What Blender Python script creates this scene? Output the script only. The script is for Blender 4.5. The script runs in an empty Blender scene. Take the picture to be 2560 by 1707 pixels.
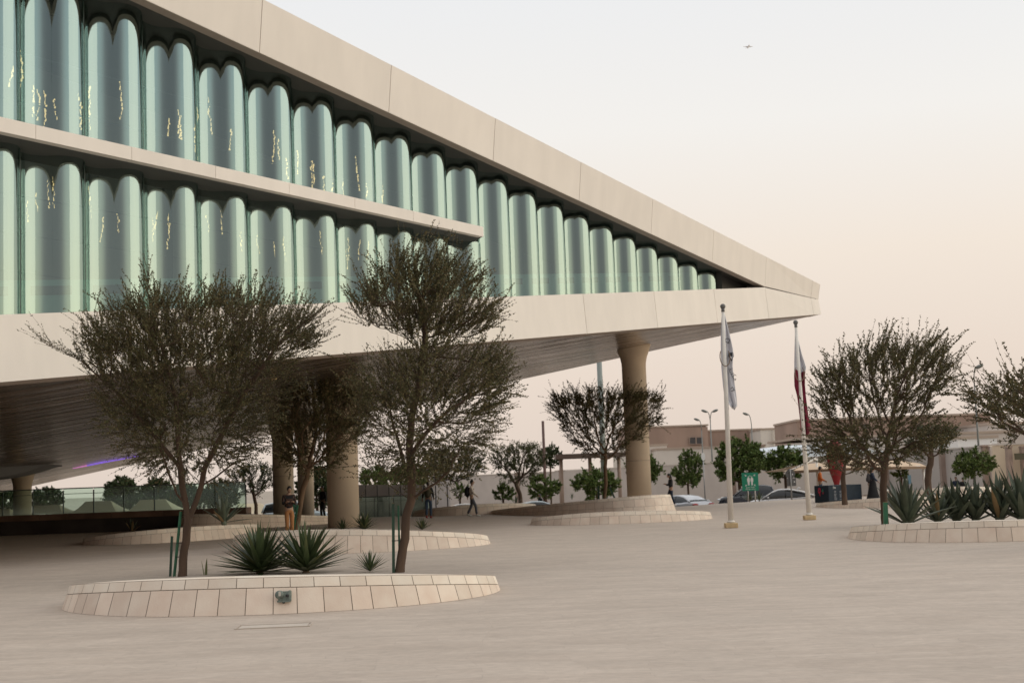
import bpy, bmesh, math, random
import numpy as np
from mathutils import Vector, Matrix
R_ = math.radians
S = bpy.context.scene
COL = S.collection
# ------------------------------------------------------------------ camera model (2560 x 1707 photo, 50 mm lens)
FPX = 3555.0; EYE = 1.6; PITCH = math.atan(350/FPX); ROLL = 0.036
_F = Vector((0, math.cos(PITCH), math.sin(PITCH)))
_U0 = Vector((0, -math.sin(PITCH), math.cos(PITCH))); _R0 = Vector((1, 0, 0))
CU = _U0*math.cos(ROLL) + _R0*math.sin(ROLL)
CR = _R0*math.cos(ROLL) - _U0*math.sin(ROLL)
def ray(x, y):
    v = _F*FPX + CR*(x-1280) + CU*(853.5-y)
    return v/v.y
def P(x, y, Y):                       # world point at distance Y in the direction of a place in the photo
    v = ray(x, y)*Y
    return Vector((v.x, v.y, v.z+EYE))
def G(x, y, z=0.0):                   # the same on the level z
    v = ray(x, y)
    return P(x, y, (z-EYE)/v.z)
def proj(v):                          # world point -> place in the photo
    d = Vector(v)-Vector((0, 0, EYE)); k = FPX/d.dot(_F)
    return 1280+k*d.dot(CR), 853.5-k*d.dot(CU)
# ------------------------------------------------------------------ materials
MATS = {}
def nt(name):
    m = bpy.data.materials.new(name); m.use_nodes = True
    t = m.node_tree
    return m, t, t.nodes['Principled BSDF']
def mat(name, col, rough=0.7, metal=0.0, var=0.0, scale=4.0, bump=0.0, bscale=60.0, island=0.0, stretch=None, tint=None, coat=0.0, spec=None, detail=5.0):
    """principled material: colour varied by noise (var) and per loose piece (island), tint = second colour mixed by noise"""
    if name in MATS: return MATS[name]
    m, t, b = nt(name)
    N, L = t.nodes, t.links
    b.inputs['Roughness'].default_value = rough; b.inputs['Metallic'].default_value = metal
    if coat: b.inputs['Coat Weight'].default_value = coat; b.inputs['Coat Roughness'].default_value = 0.08
    if spec is not None: b.inputs['Specular IOR Level'].default_value = spec
    c4 = (col[0], col[1], col[2], 1)
    src = None
    tc = N.new('ShaderNodeTexCoord'); mp = N.new('ShaderNodeMapping')
    L.new(tc.outputs['Object'], mp.inputs[0])
    if stretch: mp.inputs['Scale'].default_value = stretch
    if var or tint:
        no = N.new('ShaderNodeTexNoise'); no.inputs['Scale'].default_value = scale; no.inputs['Detail'].default_value = detail
        L.new(mp.outputs[0], no.inputs['Vector'])
        mx = N.new('ShaderNodeMix'); mx.data_type = 'RGBA'
        mr = N.new('ShaderNodeMapRange'); mr.inputs[1].default_value = 0.32; mr.inputs[2].default_value = 0.68
        L.new(no.outputs[0], mr.inputs[0]); L.new(mr.outputs[0], mx.inputs[0])
        if tint:
            mx.inputs[6].default_value = c4; mx.inputs[7].default_value = (*tint, 1)
        else:
            mx.inputs[6].default_value = tuple(x*(1-var) for x in col)+(1,)
            mx.inputs[7].default_value = tuple(min(1, x*(1+var)) for x in col)+(1,)
        src = mx.outputs[2]
    if island:
        g = N.new('ShaderNodeNewGeometry'); mr2 = N.new('ShaderNodeMapRange')
        mr2.inputs[3].default_value = 1-island; mr2.inputs[4].default_value = 1+island
        L.new(g.outputs['Random Per Island'], mr2.inputs[0])
        m2 = N.new('ShaderNodeMix'); m2.data_type = 'RGBA'; m2.blend_type = 'MULTIPLY'; m2.inputs[0].default_value = 1
        if src: L.new(src, m2.inputs[6])
        else: m2.inputs[6].default_value = c4
        L.new(mr2.outputs[0], m2.inputs[7]); src = m2.outputs[2]
    if src: L.new(src, b.inputs['Base Color'])
    else: b.inputs['Base Color'].default_value = c4
    if bump:
        n2 = N.new('ShaderNodeTexNoise'); n2.inputs['Scale'].default_value = bscale; n2.inputs['Detail'].default_value = 4
        L.new(mp.outputs[0], n2.inputs['Vector'])
        bp = N.new('ShaderNodeBump'); bp.inputs['Strength'].default_value = bump; bp.inputs['Distance'].default_value = 0.02
        L.new(n2.outputs[0], bp.inputs['Height']); L.new(bp.outputs[0], b.inputs['Normal'])
    MATS[name] = m
    return m
def emit(name, col, st):
    if name in MATS: return MATS[name]
    m, t, b = nt(name)
    b.inputs['Base Color'].default_value = (*col, 1)
    b.inputs['Emission Color'].default_value = (*col, 1); b.inputs['Emission Strength'].default_value = st
    MATS[name] = m; return m
# ------------------------------------------------------------------ mesh building
class MB:
    def __init__(s): s.v = []; s.f = []; s.m = []; s.s = []
    def add(s, vs, fs, mi=0, smooth=False):
        o = len(s.v); s.v += [tuple(v) for v in vs]
        s.f += [tuple(i+o for i in f) for f in fs]; s.m += [mi]*len(fs); s.s += [smooth]*len(fs)
        return s
    def quad(s, a, b, c, d, mi=0): return s.add([a, b, c, d], [(0, 1, 2, 3)], mi)
    def box(s, c, d, rz=0.0, mi=0, mtx=None):
        hx, hy, hz = d[0]/2, d[1]/2, d[2]/2
        vs = [Vector((x*hx, y*hy, z*hz)) for z in (-1, 1) for x, y in ((-1, -1), (1, -1), (1, 1), (-1, 1))]
        M = mtx if mtx else Matrix.Rotation(rz, 4, 'Z')
        vs = [M @ v + Vector(c) for v in vs]
        return s.add(vs, [(3, 2, 1, 0), (4, 5, 6, 7), (0, 1, 5, 4), (1, 2, 6, 5), (2, 3, 7, 6), (3, 0, 4, 7)], mi)
    def tube(s, pts, rad, n=8, mi=0, smooth=True, cap=True, sx=1.0):
        pts = [Vector(p) for p in pts]
        if not hasattr(rad, '__len__'): rad = [rad]*len(pts)
        vs = []; fs = []; up = None
        for i, p in enumerate(pts):
            t = (pts[min(i+1, len(pts)-1)]-pts[max(i-1, 0)])
            t = t.normalized() if t.length > 1e-9 else Vector((0, 0, 1))
            if up is None: up = Vector((1, 0, 0)) if abs(t.x) < 0.9 else Vector((0, 1, 0))
            a = (up-t*up.dot(t)).normalized(); b = t.cross(a); up = a
            for k in range(n):
                q = 2*math.pi*k/n
                vs.append(p + a*(math.cos(q)*rad[i]*sx) + b*(math.sin(q)*rad[i]))
        for i in range(len(pts)-1):
            for k in range(n):
                fs.append((i*n+k, i*n+(k+1) % n, (i+1)*n+(k+1) % n, (i+1)*n+k))
        if cap: fs.append(tuple(range(n-1, -1, -1))); fs.append(tuple((len(pts)-1)*n+k for k in range(n)))
        return s.add(vs, fs, mi, smooth)
    def lathe(s, c, prof, n=24, mi=0, smooth=True, e=1.0):
        vs = []; fs = []
        for r, z in prof:
            for k in range(n):
                q = 2*math.pi*k/n; vs.append((c[0]+r*math.cos(q), c[1]+r*e*math.sin(q), c[2]+z))
        for i in range(len(prof)-1):
            for k in range(n): fs.append((i*n+k, i*n+(k+1) % n, (i+1)*n+(k+1) % n, (i+1)*n+k))
        fs.append(tuple(range(n-1, -1, -1))); fs.append(tuple((len(prof)-1)*n+k for k in range(n)))
        return s.add(vs, fs, mi, smooth)
    def ball(s, c, r, n=12, mi=0, mtx=None):
        if not hasattr(r, '__len__'): r = (r, r, r)
        vs = []; fs = []; h = n//2+1
        for i in range(h+1):
            a = math.pi*i/h
            for k in range(n):
                q = 2*math.pi*k/n
                v = Vector((r[0]*math.sin(a)*math.cos(q), r[1]*math.sin(a)*math.sin(q), -r[2]*math.cos(a)))
                if mtx: v = mtx @ v
                vs.append(v+Vector(c))
        for i in range(h):
            for k in range(n): fs.append((i*n+k, i*n+(k+1) % n, (i+1)*n+(k+1) % n, (i+1)*n+k))
        return s.add(vs, fs, mi, True)
    def prism(s, poly, d, mi=0, o=(0, 0, 0), ax=(1, 0, 0), ay=(0, 0, 1), an=(0, 1, 0)):
        o, ax, ay, an = Vector(o), Vector(ax), Vector(ay), Vector(an); n = len(poly)
        vs = [o+ax*p[0]+ay*p[1] for p in poly] + [o+ax*p[0]+ay*p[1]+an*d for p in poly]
        fs = [tuple(range(n)), tuple(range(2*n-1, n-1, -1))] + [(k, (k+1) % n + 0, n+(k+1) % n, n+k)[::-1] for k in range(n)]
        return s.add(vs, fs, mi)
    def build(s, name, mats, parent=None, loc=None, fix=True):
        me = bpy.data.meshes.new(name); me.from_pydata(s.v, [], s.f)
        for m in (mats if isinstance(mats, (list, tuple)) else [mats]): me.materials.append(m)
        me.polygons.foreach_set('material_index', s.m); me.polygons.foreach_set('use_smooth', s.s)
        if fix:
            bm = bmesh.new(); bm.from_mesh(me); bmesh.ops.recalc_face_normals(bm, faces=bm.faces); bm.to_mesh(me); bm.free()
        me.update()
        return link(name, me, parent, loc)
def link(name, me, parent=None, loc=None):
    o = bpy.data.objects.new(name, me); COL.objects.link(o)
    if parent: o.parent = parent
    if loc is not None: o.location = loc
    return o
def mesh_np(name, V, F, mats, parent=None, mi=None, smooth=False):
    """big meshes straight from arrays: V (n,3), F (m,4)"""
    me = bpy.data.meshes.new(name); n, m = len(V), len(F); k = F.shape[1]
    me.vertices.add(n); me.vertices.foreach_set('co', np.ascontiguousarray(V, dtype=np.float32).ravel())
    me.loops.add(m*k); me.loops.foreach_set('vertex_index', np.ascontiguousarray(F, dtype=np.int32).ravel())
    me.polygons.add(m); me.polygons.foreach_set('loop_start', np.arange(0, m*k, k, dtype=np.int32))
    if mi is not None: me.polygons.foreach_set('material_index', np.ascontiguousarray(mi, dtype=np.int32))
    me.polygons.foreach_set('use_smooth', np.full(m, smooth, dtype=bool))
    for q in (mats if isinstance(mats, (list, tuple)) else [mats]): me.materials.append(q)
    me.update(calc_edges=True); me.validate()
    return link(name, me, parent)
def tag(o, label=None, cat=None, group=None, kind=None):
    if label: o['label'] = label
    if cat: o['category'] = cat
    if group: o['group'] = group
    if kind: o['kind'] = kind
    return o
def thing(name, label, cat, loc=(0, 0, 0), rz=0.0, group=None):
    o = bpy.data.objects.new(name, None); COL.objects.link(o); o.empty_display_size = 0.3
    o.location = loc; o.rotation_euler = (0, 0, rz)
    return tag(o, label, cat, group)
def copy_thing(o, loc, rz=None, label=None):
    c = o.copy(); COL.objects.link(c); c.location = loc
    if rz is not None: c.rotation_euler = (0, 0, rz)
    if label: c['label'] = label
    for ch in o.children:
        d = ch.copy(); COL.objects.link(d); d.parent = c
        for g in ch.children:
            e = g.copy(); COL.objects.link(e); e.parent = d
    return c
def text_mesh(txt, size, align='CENTER'):
    cu = bpy.data.curves.new('lettering', 'FONT'); cu.body = txt; cu.size = size; cu.align_x = align; cu.extrude = 0.002
    ob = bpy.data.objects.new('lettering', cu); COL.objects.link(ob)
    dg = bpy.context.evaluated_depsgraph_get(); dg.update()
    me = bpy.data.meshes.new_from_object(ob.evaluated_get(dg))
    bpy.data.objects.remove(ob); bpy.data.curves.remove(cu)
    return me
def text_on(mb, txt, size, origin, ax, ay, mi=0, align='CENTER', off=0.0):
    me = text_mesh(txt, size, align); o, ax, ay = Vector(origin), Vector(ax), Vector(ay); an = ax.cross(ay)
    mb.add([o+ax*v.co.x+ay*v.co.y+an*(v.co.z+off) for v in me.vertices], [tuple(p.vertices) for p in me.polygons], mi)
    bpy.data.meshes.remove(me)
# ------------------------------------------------------------------ camera, render, light
cam = bpy.data.cameras.new('camera'); co = bpy.data.objects.new('camera', cam); COL.objects.link(co); S.camera = co
co.matrix_world = Matrix(((CR.x, CU.x, -_F.x, 0), (CR.y, CU.y, -_F.y, 0), (CR.z, CU.z, -_F.z, EYE), (0, 0, 0, 1)))
cam.sensor_width = 36; cam.lens = FPX/2560*36; cam.clip_start = 0.1; cam.clip_end = 12000
cam.dof.use_dof = True; cam.dof.focus_distance = 22.0; cam.dof.aperture_fstop = 3.4
S.view_settings.view_transform = 'Standard'; S.view_settings.look = 'None'; S.view_settings.exposure = 0.0; S.view_settings.gamma = 1
S.cycles.max_bounces = 8; S.cycles.transparent_max_bounces = 16; S.cycles.glossy_bounces = 4; S.cycles.sample_clamp_indirect = 6
S.cycles.use_denoising = True
SUN_AZ, SUN_EL = R_(92), R_(14)          # low, on the right of the view (clockwise from the view direction +y)
sd = bpy.data.lights.new('sun', 'SUN'); sd.energy = 0.72; sd.angle = R_(58); sd.color = (1.0, 0.85, 0.66)
so = bpy.data.objects.new('sun', sd); COL.objects.link(so)
sv = Vector((math.sin(SUN_AZ)*math.cos(SUN_EL), math.cos(SUN_AZ)*math.cos(SUN_EL), math.sin(SUN_EL)))
so.rotation_euler = sv.to_track_quat('Z', 'Y').to_euler()
def world():
    w = bpy.data.worlds.new('World'); S.world = w; w.use_nodes = True
    t = w.node_tree; N, L = t.nodes, t.links; bg = N['Background']
    sky = N.new('ShaderNodeTexSky'); sky.sky_type = 'NISHITA'; sky.sun_disc = False
    sky.sun_elevation = SUN_EL; sky.sun_rotation = SUN_AZ; sky.dust_density = 4.0; sky.air_density = 1.2
    tc = N.new('ShaderNodeTexCoord'); sp = N.new('ShaderNodeSeparateXYZ'); L.new(tc.outputs['Generated'], sp.inputs[0])
    def ramp(stops, fac):
        r = N.new('ShaderNodeValToRGB'); e = r.color_ramp.elements
        while len(e) < len(stops): e.new(0.5)
        for k, (p, c) in enumerate(stops): e[k].position = p; e[k].color = (*c, 1)
        L.new(fac, r.inputs[0]); return r.outputs[0]
    z = sp.outputs[2]
    # hazy sky on the bright (front and right) side, by height
    front = ramp(SKY_FRONT, z)
    back = ramp(SKY_BACK, z)
    dot = N.new('ShaderNodeVectorMath'); dot.operation = 'DOT_PRODUCT'; L.new(tc.outputs['Generated'], dot.inputs[0])
    dot.inputs[1].default_value = (math.sin(R_(45)), math.cos(R_(45)), 0)
    mr = N.new('ShaderNodeMapRange'); mr.interpolation_type = 'SMOOTHSTEP'
    mr.inputs[1].default_value = -0.86; mr.inputs[2].default_value = 0.36; L.new(dot.outputs['Value'], mr.inputs[0])
    mx = N.new('ShaderNodeMix'); mx.data_type = 'RGBA'; L.new(mr.outputs[0], mx.inputs[0]); L.new(back, mx.inputs[6]); L.new(front, mx.inputs[7])
    # warm glow round the low sun
    d2 = N.new('ShaderNodeVectorMath'); d2.operation = 'DOT_PRODUCT'; L.new(tc.outputs['Generated'], d2.inputs[0]); d2.inputs[1].default_value = sv
    m2 = N.new('ShaderNodeMapRange'); m2.interpolation_type = 'SMOOTHSTEP'; m2.inputs[1].default_value = 0.30; m2.inputs[2].default_value = 1.0; L.new(d2.outputs['Value'], m2.inputs[0])
    gl = N.new('ShaderNodeMix'); gl.data_type = 'RGBA'; L.new(ramp(SKY_SUN, z), gl.inputs[7])
    L.new(m2.outputs[0], gl.inputs[0]); L.new(mx.outputs[2], gl.inputs[6])
    # a little of the physical sky on top
    sc = N.new('ShaderNodeMix'); sc.data_type = 'RGBA'; sc.blend_type = 'ADD'; sc.inputs[0].default_value = 0.0015
    L.new(gl.outputs[2], sc.inputs[6]); L.new(sky.outputs[0], sc.inputs[7])
    L.new(sc.outputs[2], bg.inputs[0]); bg.inputs[1].default_value = 1.0
SKY_FRONT = [(0.0, (0.755, 0.64, 0.56)), (0.07, (0.82, 0.70, 0.605)), (0.15, (0.89, 0.79, 0.69)), (0.24, (0.90, 0.875, 0.84)), (0.34, (0.84, 0.85, 0.865)), (0.6, (0.92, 0.93, 0.95)), (1.0, (1.05, 1.03, 1.0))]
SKY_SUN = [(0.0, (1.5, 1.18, 0.70)), (0.08, (1.48, 1.25, 0.84)), (0.17, (1.28, 1.22, 1.0)), (0.27, (1.0, 1.1, 1.1)), (0.36, (0.88, 1.0, 1.05)), (0.65, (0.95, 0.97, 1.0)), (1.0, (1.05, 1.03, 1.0))]
SKY_BACK = [(0.0, (0.44, 0.39, 0.36)), (0.15, (0.42, 0.385, 0.38)), (0.35, (0.33, 0.34, 0.38)), (0.6, (0.75, 0.74, 0.75)), (1.0, (1.05, 1.03, 1.0))]
world()
# ------------------------------------------------------------------ ground
def plaza_material():
    m, t, b = nt('plaza_paving'); N, L = t.nodes, t.links
    tc = N.new('ShaderNodeTexCoord')
    br = N.new('ShaderNodeTexBrick'); br.inputs['Scale'].default_value = 1.0; br.inputs['Brick Width'].default_value = 0.9; br.inputs['Row Height'].default_value = 0.16
    br.inputs['Mortar Size'].default_value = 0.006; br.inputs['Mortar Smooth'].default_value = 0.4; br.inputs['Bias'].default_value = 0.0; br.offset = 0.37; br.offset_frequency = 3; br.squash = 1.6; br.squash_frequency = 4
    br.inputs[1].default_value = (0.49, 0.408, 0.340, 1); br.inputs[2].default_value = (0.535, 0.452, 0.38, 1); br.inputs[3].default_value = (0.47, 0.392, 0.33, 1)
    # rows wander a little
    wn = N.new('ShaderNodeTexNoise'); wn.inputs['Scale'].default_value = 0.35; wn.inputs['Detail'].default_value = 3
    L.new(tc.outputs['Object'], wn.inputs['Vector'])
    vm = N.new('ShaderNodeVectorMath'); vm.operation = 'SCALE'; vm.inputs['Scale'].default_value = 0.9; L.new(wn.outputs['Color'], vm.inputs[0])
    va = N.new('ShaderNodeVectorMath'); va.operation = 'ADD'; L.new(tc.outputs['Object'], va.inputs[0]); L.new(vm.outputs[0], va.inputs[1])
    L.new(va.outputs[0], br.inputs['Vector'])
    mp = N.new('ShaderNodeMapping'); mp.inputs['Scale'].default_value = (1.0, 1.5, 1); L.new(va.outputs[0], mp.inputs[0])
    n1 = N.new('ShaderNodeTexNoise'); n1.inputs['Scale'].default_value = 0.9; n1.inputs['Detail'].default_value = 7; n1.inputs['Roughness'].default_value = 0.65; L.new(mp.outputs[0], n1.inputs['Vector'])
    mr = N.new('ShaderNodeMapRange'); mr.inputs[1].default_value = 0.25; mr.inputs[2].default_value = 0.75; mr.inputs[3].default_value = 0.86; mr.inputs[4].default_value = 1.09; L.new(n1.outputs[0], mr.inputs[0])
    mp2 = N.new('ShaderNodeMapping'); mp2.inputs['Scale'].default_value = (7.0, 20, 1); L.new(va.outputs[0], mp2.inputs[0])
    n2 = N.new('ShaderNodeTexNoise'); n2.inputs['Scale'].default_value = 1.4; n2.inputs['Detail'].default_value = 6; L.new(mp2.outputs[0], n2.inputs['Vector'])
    mr2 = N.new('ShaderNodeMapRange'); mr2.inputs[1].default_value = 0.3; mr2.inputs[2].default_value = 0.7; mr2.inputs[3].default_value = 0.88; mr2.inputs[4].default_value = 1.08; L.new(n2.outputs[0], mr2.inputs[0])
    mu = N.new('ShaderNodeMath'); mu.operation = 'MULTIPLY'; L.new(mr.outputs[0], mu.inputs[0]); L.new(mr2.outputs[0], mu.inputs[1])
    mx = N.new('ShaderNodeMix'); mx.data_type = 'RGBA'; mx.blend_type = 'MULTIPLY'; mx.inputs[0].default_value = 1; L.new(br.outputs[0], mx.inputs[6]); L.new(mu.outputs[0], mx.inputs[7])
    # small dark spots and scuffs
    vo = N.new('ShaderNodeTexNoise'); vo.inputs['Scale'].default_value = 2.2; vo.inputs['Detail'].default_value = 9; vo.inputs['Roughness'].default_value = 0.8; L.new(tc.outputs['Object'], vo.inputs['Vector'])
    m3 = N.new('ShaderNodeMapRange'); m3.inputs[1].default_value = 0.66; m3.inputs[2].default_value = 0.74; m3.inputs[3].default_value = 0.0; m3.inputs[4].default_value = 0.35; L.new(vo.outputs[0], m3.inputs[0])
    mz = N.new('ShaderNodeMix'); mz.data_type = 'RGBA'; mz.inputs[7].default_value = (0.22, 0.18, 0.15, 1); L.new(m3.outputs[0], mz.inputs[0]); L.new(mx.outputs[2], mz.inputs[6])
    L.new(mz.outputs[2], b.inputs['Base Color']); b.inputs['Roughness'].default_value = 0.75; b.inputs['Specular IOR Level'].default_value = 0.3
    bp = N.new('ShaderNodeBump'); bp.inputs['Strength'].default_value = 0.6; bp.inputs['Distance'].default_value = 0.012; L.new(n2.outputs[0], bp.inputs['Height']); L.new(bp.outputs[0], b.inputs['Normal'])
    return m
ROADZ = -1.15
gm = MB()
xs = [-3000, -300, -60, 60, 300, 3000]; ys = [-400, 0, 120, 300, 900, 6000]
for i in range(5):
    for j in range(5): gm.quad((xs[i], ys[j], ROADZ), (xs[i+1], ys[j], ROADZ), (xs[i+1], ys[j+1], ROADZ), (xs[i], ys[j+1], ROADZ))
tag(gm.build('ground', mat('dry_ground', (0.36, 0.30, 0.24), 0.9, var=0.18, scale=0.06)), kind='structure')
EDGE = [(-75, 66.2), (-13.5, 66.2), (-9.5, 75), (-4, 77), (2.5, 77.4), (6, 74.6), (8.4, 74.6), (10.5, 78), (13.7, 81), (16.7, 83.6), (24, 91), (40, 104), (80, 116)]
pm = MB()
poly = [(-75, -25)] + EDGE + [(80, -25)]
pm.add([(x, y, 0) for x, y in poly], [tuple(range(len(poly)-1, -1, -1))], 0)
for a, b2 in zip(EDGE[:-1], EDGE[1:]): pm.quad((*a, 0), (*b2, 0), (*b2, ROADZ-.05), (*a, ROADZ-.05))
tag(pm.build('plaza_paving', plaza_material()), kind='structure')
# road with kerb and markings beyond the plaza
rm = MB()
RD = [(-120, 84), (-10, 84), (8, 86.5), (20, 92), (60, 116), (120, 140)]
for a, b2 in zip(RD[:-1], RD[1:]): rm.quad((a[0], a[1], ROADZ+.004), (b2[0], b2[1], ROADZ+.004), (b2[0], b2[1]+15, ROADZ+.004), (a[0], a[1]+15, ROADZ+.004))
tag(rm.build('road', mat('asphalt', (0.055, 0.052, 0.05), 0.85, var=0.15, scale=1.5)), kind='structure')
km = MB()
for a, b2 in zip(RD[:-1], RD[1:]):
    q = [(a[0], a[1]+15), (b2[0], b2[1]+15), (b2[0], b2[1]+17), (a[0], a[1]+17)]
    km.quad(*[(x, y, ROADZ+.13) for x, y in q]); km.quad((*q[0], ROADZ), (*q[1], ROADZ), (*q[1], ROADZ+.13), (*q[0], ROADZ+.13))
tag(km.build('pavement', mat('kerb_stone', (0.42, 0.39, 0.35), 0.8, var=0.1, scale=2)), kind='structure')
lm = MB()
for a, b2 in zip(RD[:-1], RD[1:]):
    d0 = Vector((b2[0]-a[0], b2[1]-a[1], 0)); n0 = int(d0.length//6); d0.normalize(); q = Vector((-d0.y, d0.x, 0))*.07
    for k in range(n0):
        s0 = Vector((a[0], a[1]+7.5, ROADZ+.008))+d0*(6*k+1.5)
        lm.quad(s0-q, s0-q+d0*3, s0+q+d0*3, s0+q)
tag(lm.build('road_markings', mat('road_white', (0.7, 0.7, 0.68), 0.7)), kind='structure')
# paving inset: faint lighter slab (access cover) in the foreground
cm = MB()
c0 = G(685, 1565); cm.box((c0.x, c0.y, 0.004), (0.80, 0.34, 0.008), rz=0.06)
for sx in (-1, 1): cm.box((c0.x+sx*.43, c0.y+sx*.026, 0.005), (0.02, 0.42, 0.010), rz=0.06, mi=1)
for sy in (-1, 1): cm.box((c0.x-sy*.012, c0.y+sy*.2, 0.006), (0.86, 0.02, 0.012), rz=0.06, mi=1)
tag(cm.build('access_cover', [mat('cover_slab', (0.545, 0.475, 0.405), 0.75, var=0.06, scale=6), mat('cover_frame', (0.465, 0.395, 0.33), 0.7)]), 'paved access cover set flush in the plaza in front of the nearest planter', 'cover')
# ------------------------------------------------------------------ library building
TIP = Vector((16.63, 76.31, 0)); DV = Vector((0.54756, 0.83676, 0)); NV = Vector((0.83676, -0.54756, 0))
def B(s, z, t=0.0): return TIP - DV*s - NV*t + Vector((0, 0, z))
def z_rt(s): return 11.583+0.0972*s
def z_rb(s): return 10.125+0.0949*s
def z_lt(s): return 11.552-0.109*s
def z_lb(s): return 9.979-0.109*s
SM = 7.18; SEND = 62.0; GAM = 0.1125; TB = 68.0
def z_so(s, t): return 9.979-0.109*s-GAM*t
LIB = thing('library_building', 'long pale library with corrugated glass bays whose raised pointed corner overhangs the plaza', 'building', TIP)
IT = Matrix.Translation(-TIP)
def lb(mb, name, mats, parent=None, fix=True):
    mb.v = [tuple(Vector(v)-TIP) for v in mb.v]
    return mb.build(name, mats, parent or LIB, fix=fix)
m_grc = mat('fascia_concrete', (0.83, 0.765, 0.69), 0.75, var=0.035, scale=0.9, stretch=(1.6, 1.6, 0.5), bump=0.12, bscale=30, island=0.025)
m_joint = mat('fascia_joint', (0.33, 0.25, 0.16), 0.9)
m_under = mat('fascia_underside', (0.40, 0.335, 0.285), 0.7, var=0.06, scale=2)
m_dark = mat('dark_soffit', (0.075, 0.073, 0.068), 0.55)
JT = 0.014
LOWT = 0.0
def panel(mb, s0, s1, zb0, zb1, zt0, zt1, lean_b=0.0, lean_t=0.0, mi=0):
    """one cladding slab between the stations s0 < s1, 3 cm proud of the backing"""
    a, b_ = s0+JT, s1-JT
    q = [B(a, zb0, -lean_b), B(b_, zb1, -lean_b), B(b_, zt1, -lean_t), B(a, zt0, -lean_t)]
    k = [v-NV*.04 for v in q]
    mb.add(q+k, [(0, 1, 2, 3), (0, 4, 5, 1), (1, 5, 6, 2), (2, 6, 7, 3), (3, 7, 4, 0)], mi)
def lower_fascia():
    mb = MB(); st = [0.0, 1.1, SM] + [SM+6*k for k in range(1, 10)] + [SEND]
    up = lambda s: 10.79 if s < SM else z_lt(s)
    for a, b_ in zip(st[:-1], st[1:]): panel(mb, a, b_, z_lb(a), z_lb(b_), up(a)-.012*(a < SM), up(b_)-.012*(a < SM), 0.12, 0.0)
    for a, b_ in zip(st[:-1], st[1:]):        # backing, sill on top and return on the underside
        mb.quad(B(a, z_lb(a)+.02, -.08), B(b_, z_lb(b_)+.02, -.08), B(b_, up(b_)-.02, .03), B(a, up(a)-.02, .03), 1)
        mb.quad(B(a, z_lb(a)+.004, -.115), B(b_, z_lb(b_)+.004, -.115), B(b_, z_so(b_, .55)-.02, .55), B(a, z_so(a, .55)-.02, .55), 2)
        if a >= SM: mb.quad(B(a, up(a)-.006, 0), B(b_, up(b_)-.006, 0), B(b_, up(b_)+.03, 2.1), B(a, up(a)+.03, 2.1), 0)
    return lb(mb, 'lower_fascia', [m_grc, m_joint, m_under])
def roof_fascia():
    mb = MB(); st = [0.0, 1.1, SM] + [SM+6*k for k in range(1, 10)] + [SEND]
    lo = lambda s: 10.79 if s < SM else z_rb(s)
    for a, b_ in zip(st[:-1], st[1:]): panel(mb, a, b_, lo(a)+.012*(a < SM), lo(b_)+.012*(a < SM), z_rt(a), z_rt(b_), 0.0, 0.16)
    for a, b_ in zip(st[:-1], st[1:]):
        mb.quad(B(a, lo(a)+.02, .04), B(b_, lo(b_)+.02, .04), B(b_, z_rt(b_)-.02, -.11), B(a, z_rt(a)-.02, -.11), 1)
        mb.quad(B(a, z_rt(a)-.004, -.16), B(b_, z_rt(b_)-.004, -.16), B(b_, z_rt(b_), 1.2), B(a, z_rt(a), 1.2), 0)
        if a >= SM:                            # underside lip, then the step up to the dark recess
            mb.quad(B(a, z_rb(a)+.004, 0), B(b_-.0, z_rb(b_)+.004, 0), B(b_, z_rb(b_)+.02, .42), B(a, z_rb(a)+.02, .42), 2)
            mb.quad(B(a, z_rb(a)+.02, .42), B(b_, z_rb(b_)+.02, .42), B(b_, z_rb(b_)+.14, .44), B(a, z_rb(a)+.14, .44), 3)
    return lb(mb, 'roof_fascia', [m_grc, m_joint, m_under, m_dark])
lower_fascia(); roof_fascia()
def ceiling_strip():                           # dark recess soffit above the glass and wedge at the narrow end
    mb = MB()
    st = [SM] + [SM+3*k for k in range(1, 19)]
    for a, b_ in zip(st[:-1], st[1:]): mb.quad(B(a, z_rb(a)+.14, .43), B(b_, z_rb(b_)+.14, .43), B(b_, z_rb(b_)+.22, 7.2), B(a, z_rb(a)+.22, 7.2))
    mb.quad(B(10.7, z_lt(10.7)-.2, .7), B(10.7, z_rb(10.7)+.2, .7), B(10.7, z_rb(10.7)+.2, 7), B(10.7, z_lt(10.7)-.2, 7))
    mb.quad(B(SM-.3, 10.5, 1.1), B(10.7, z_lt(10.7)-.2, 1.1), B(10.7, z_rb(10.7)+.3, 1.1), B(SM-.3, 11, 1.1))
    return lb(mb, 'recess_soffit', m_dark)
ceiling_strip()
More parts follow.
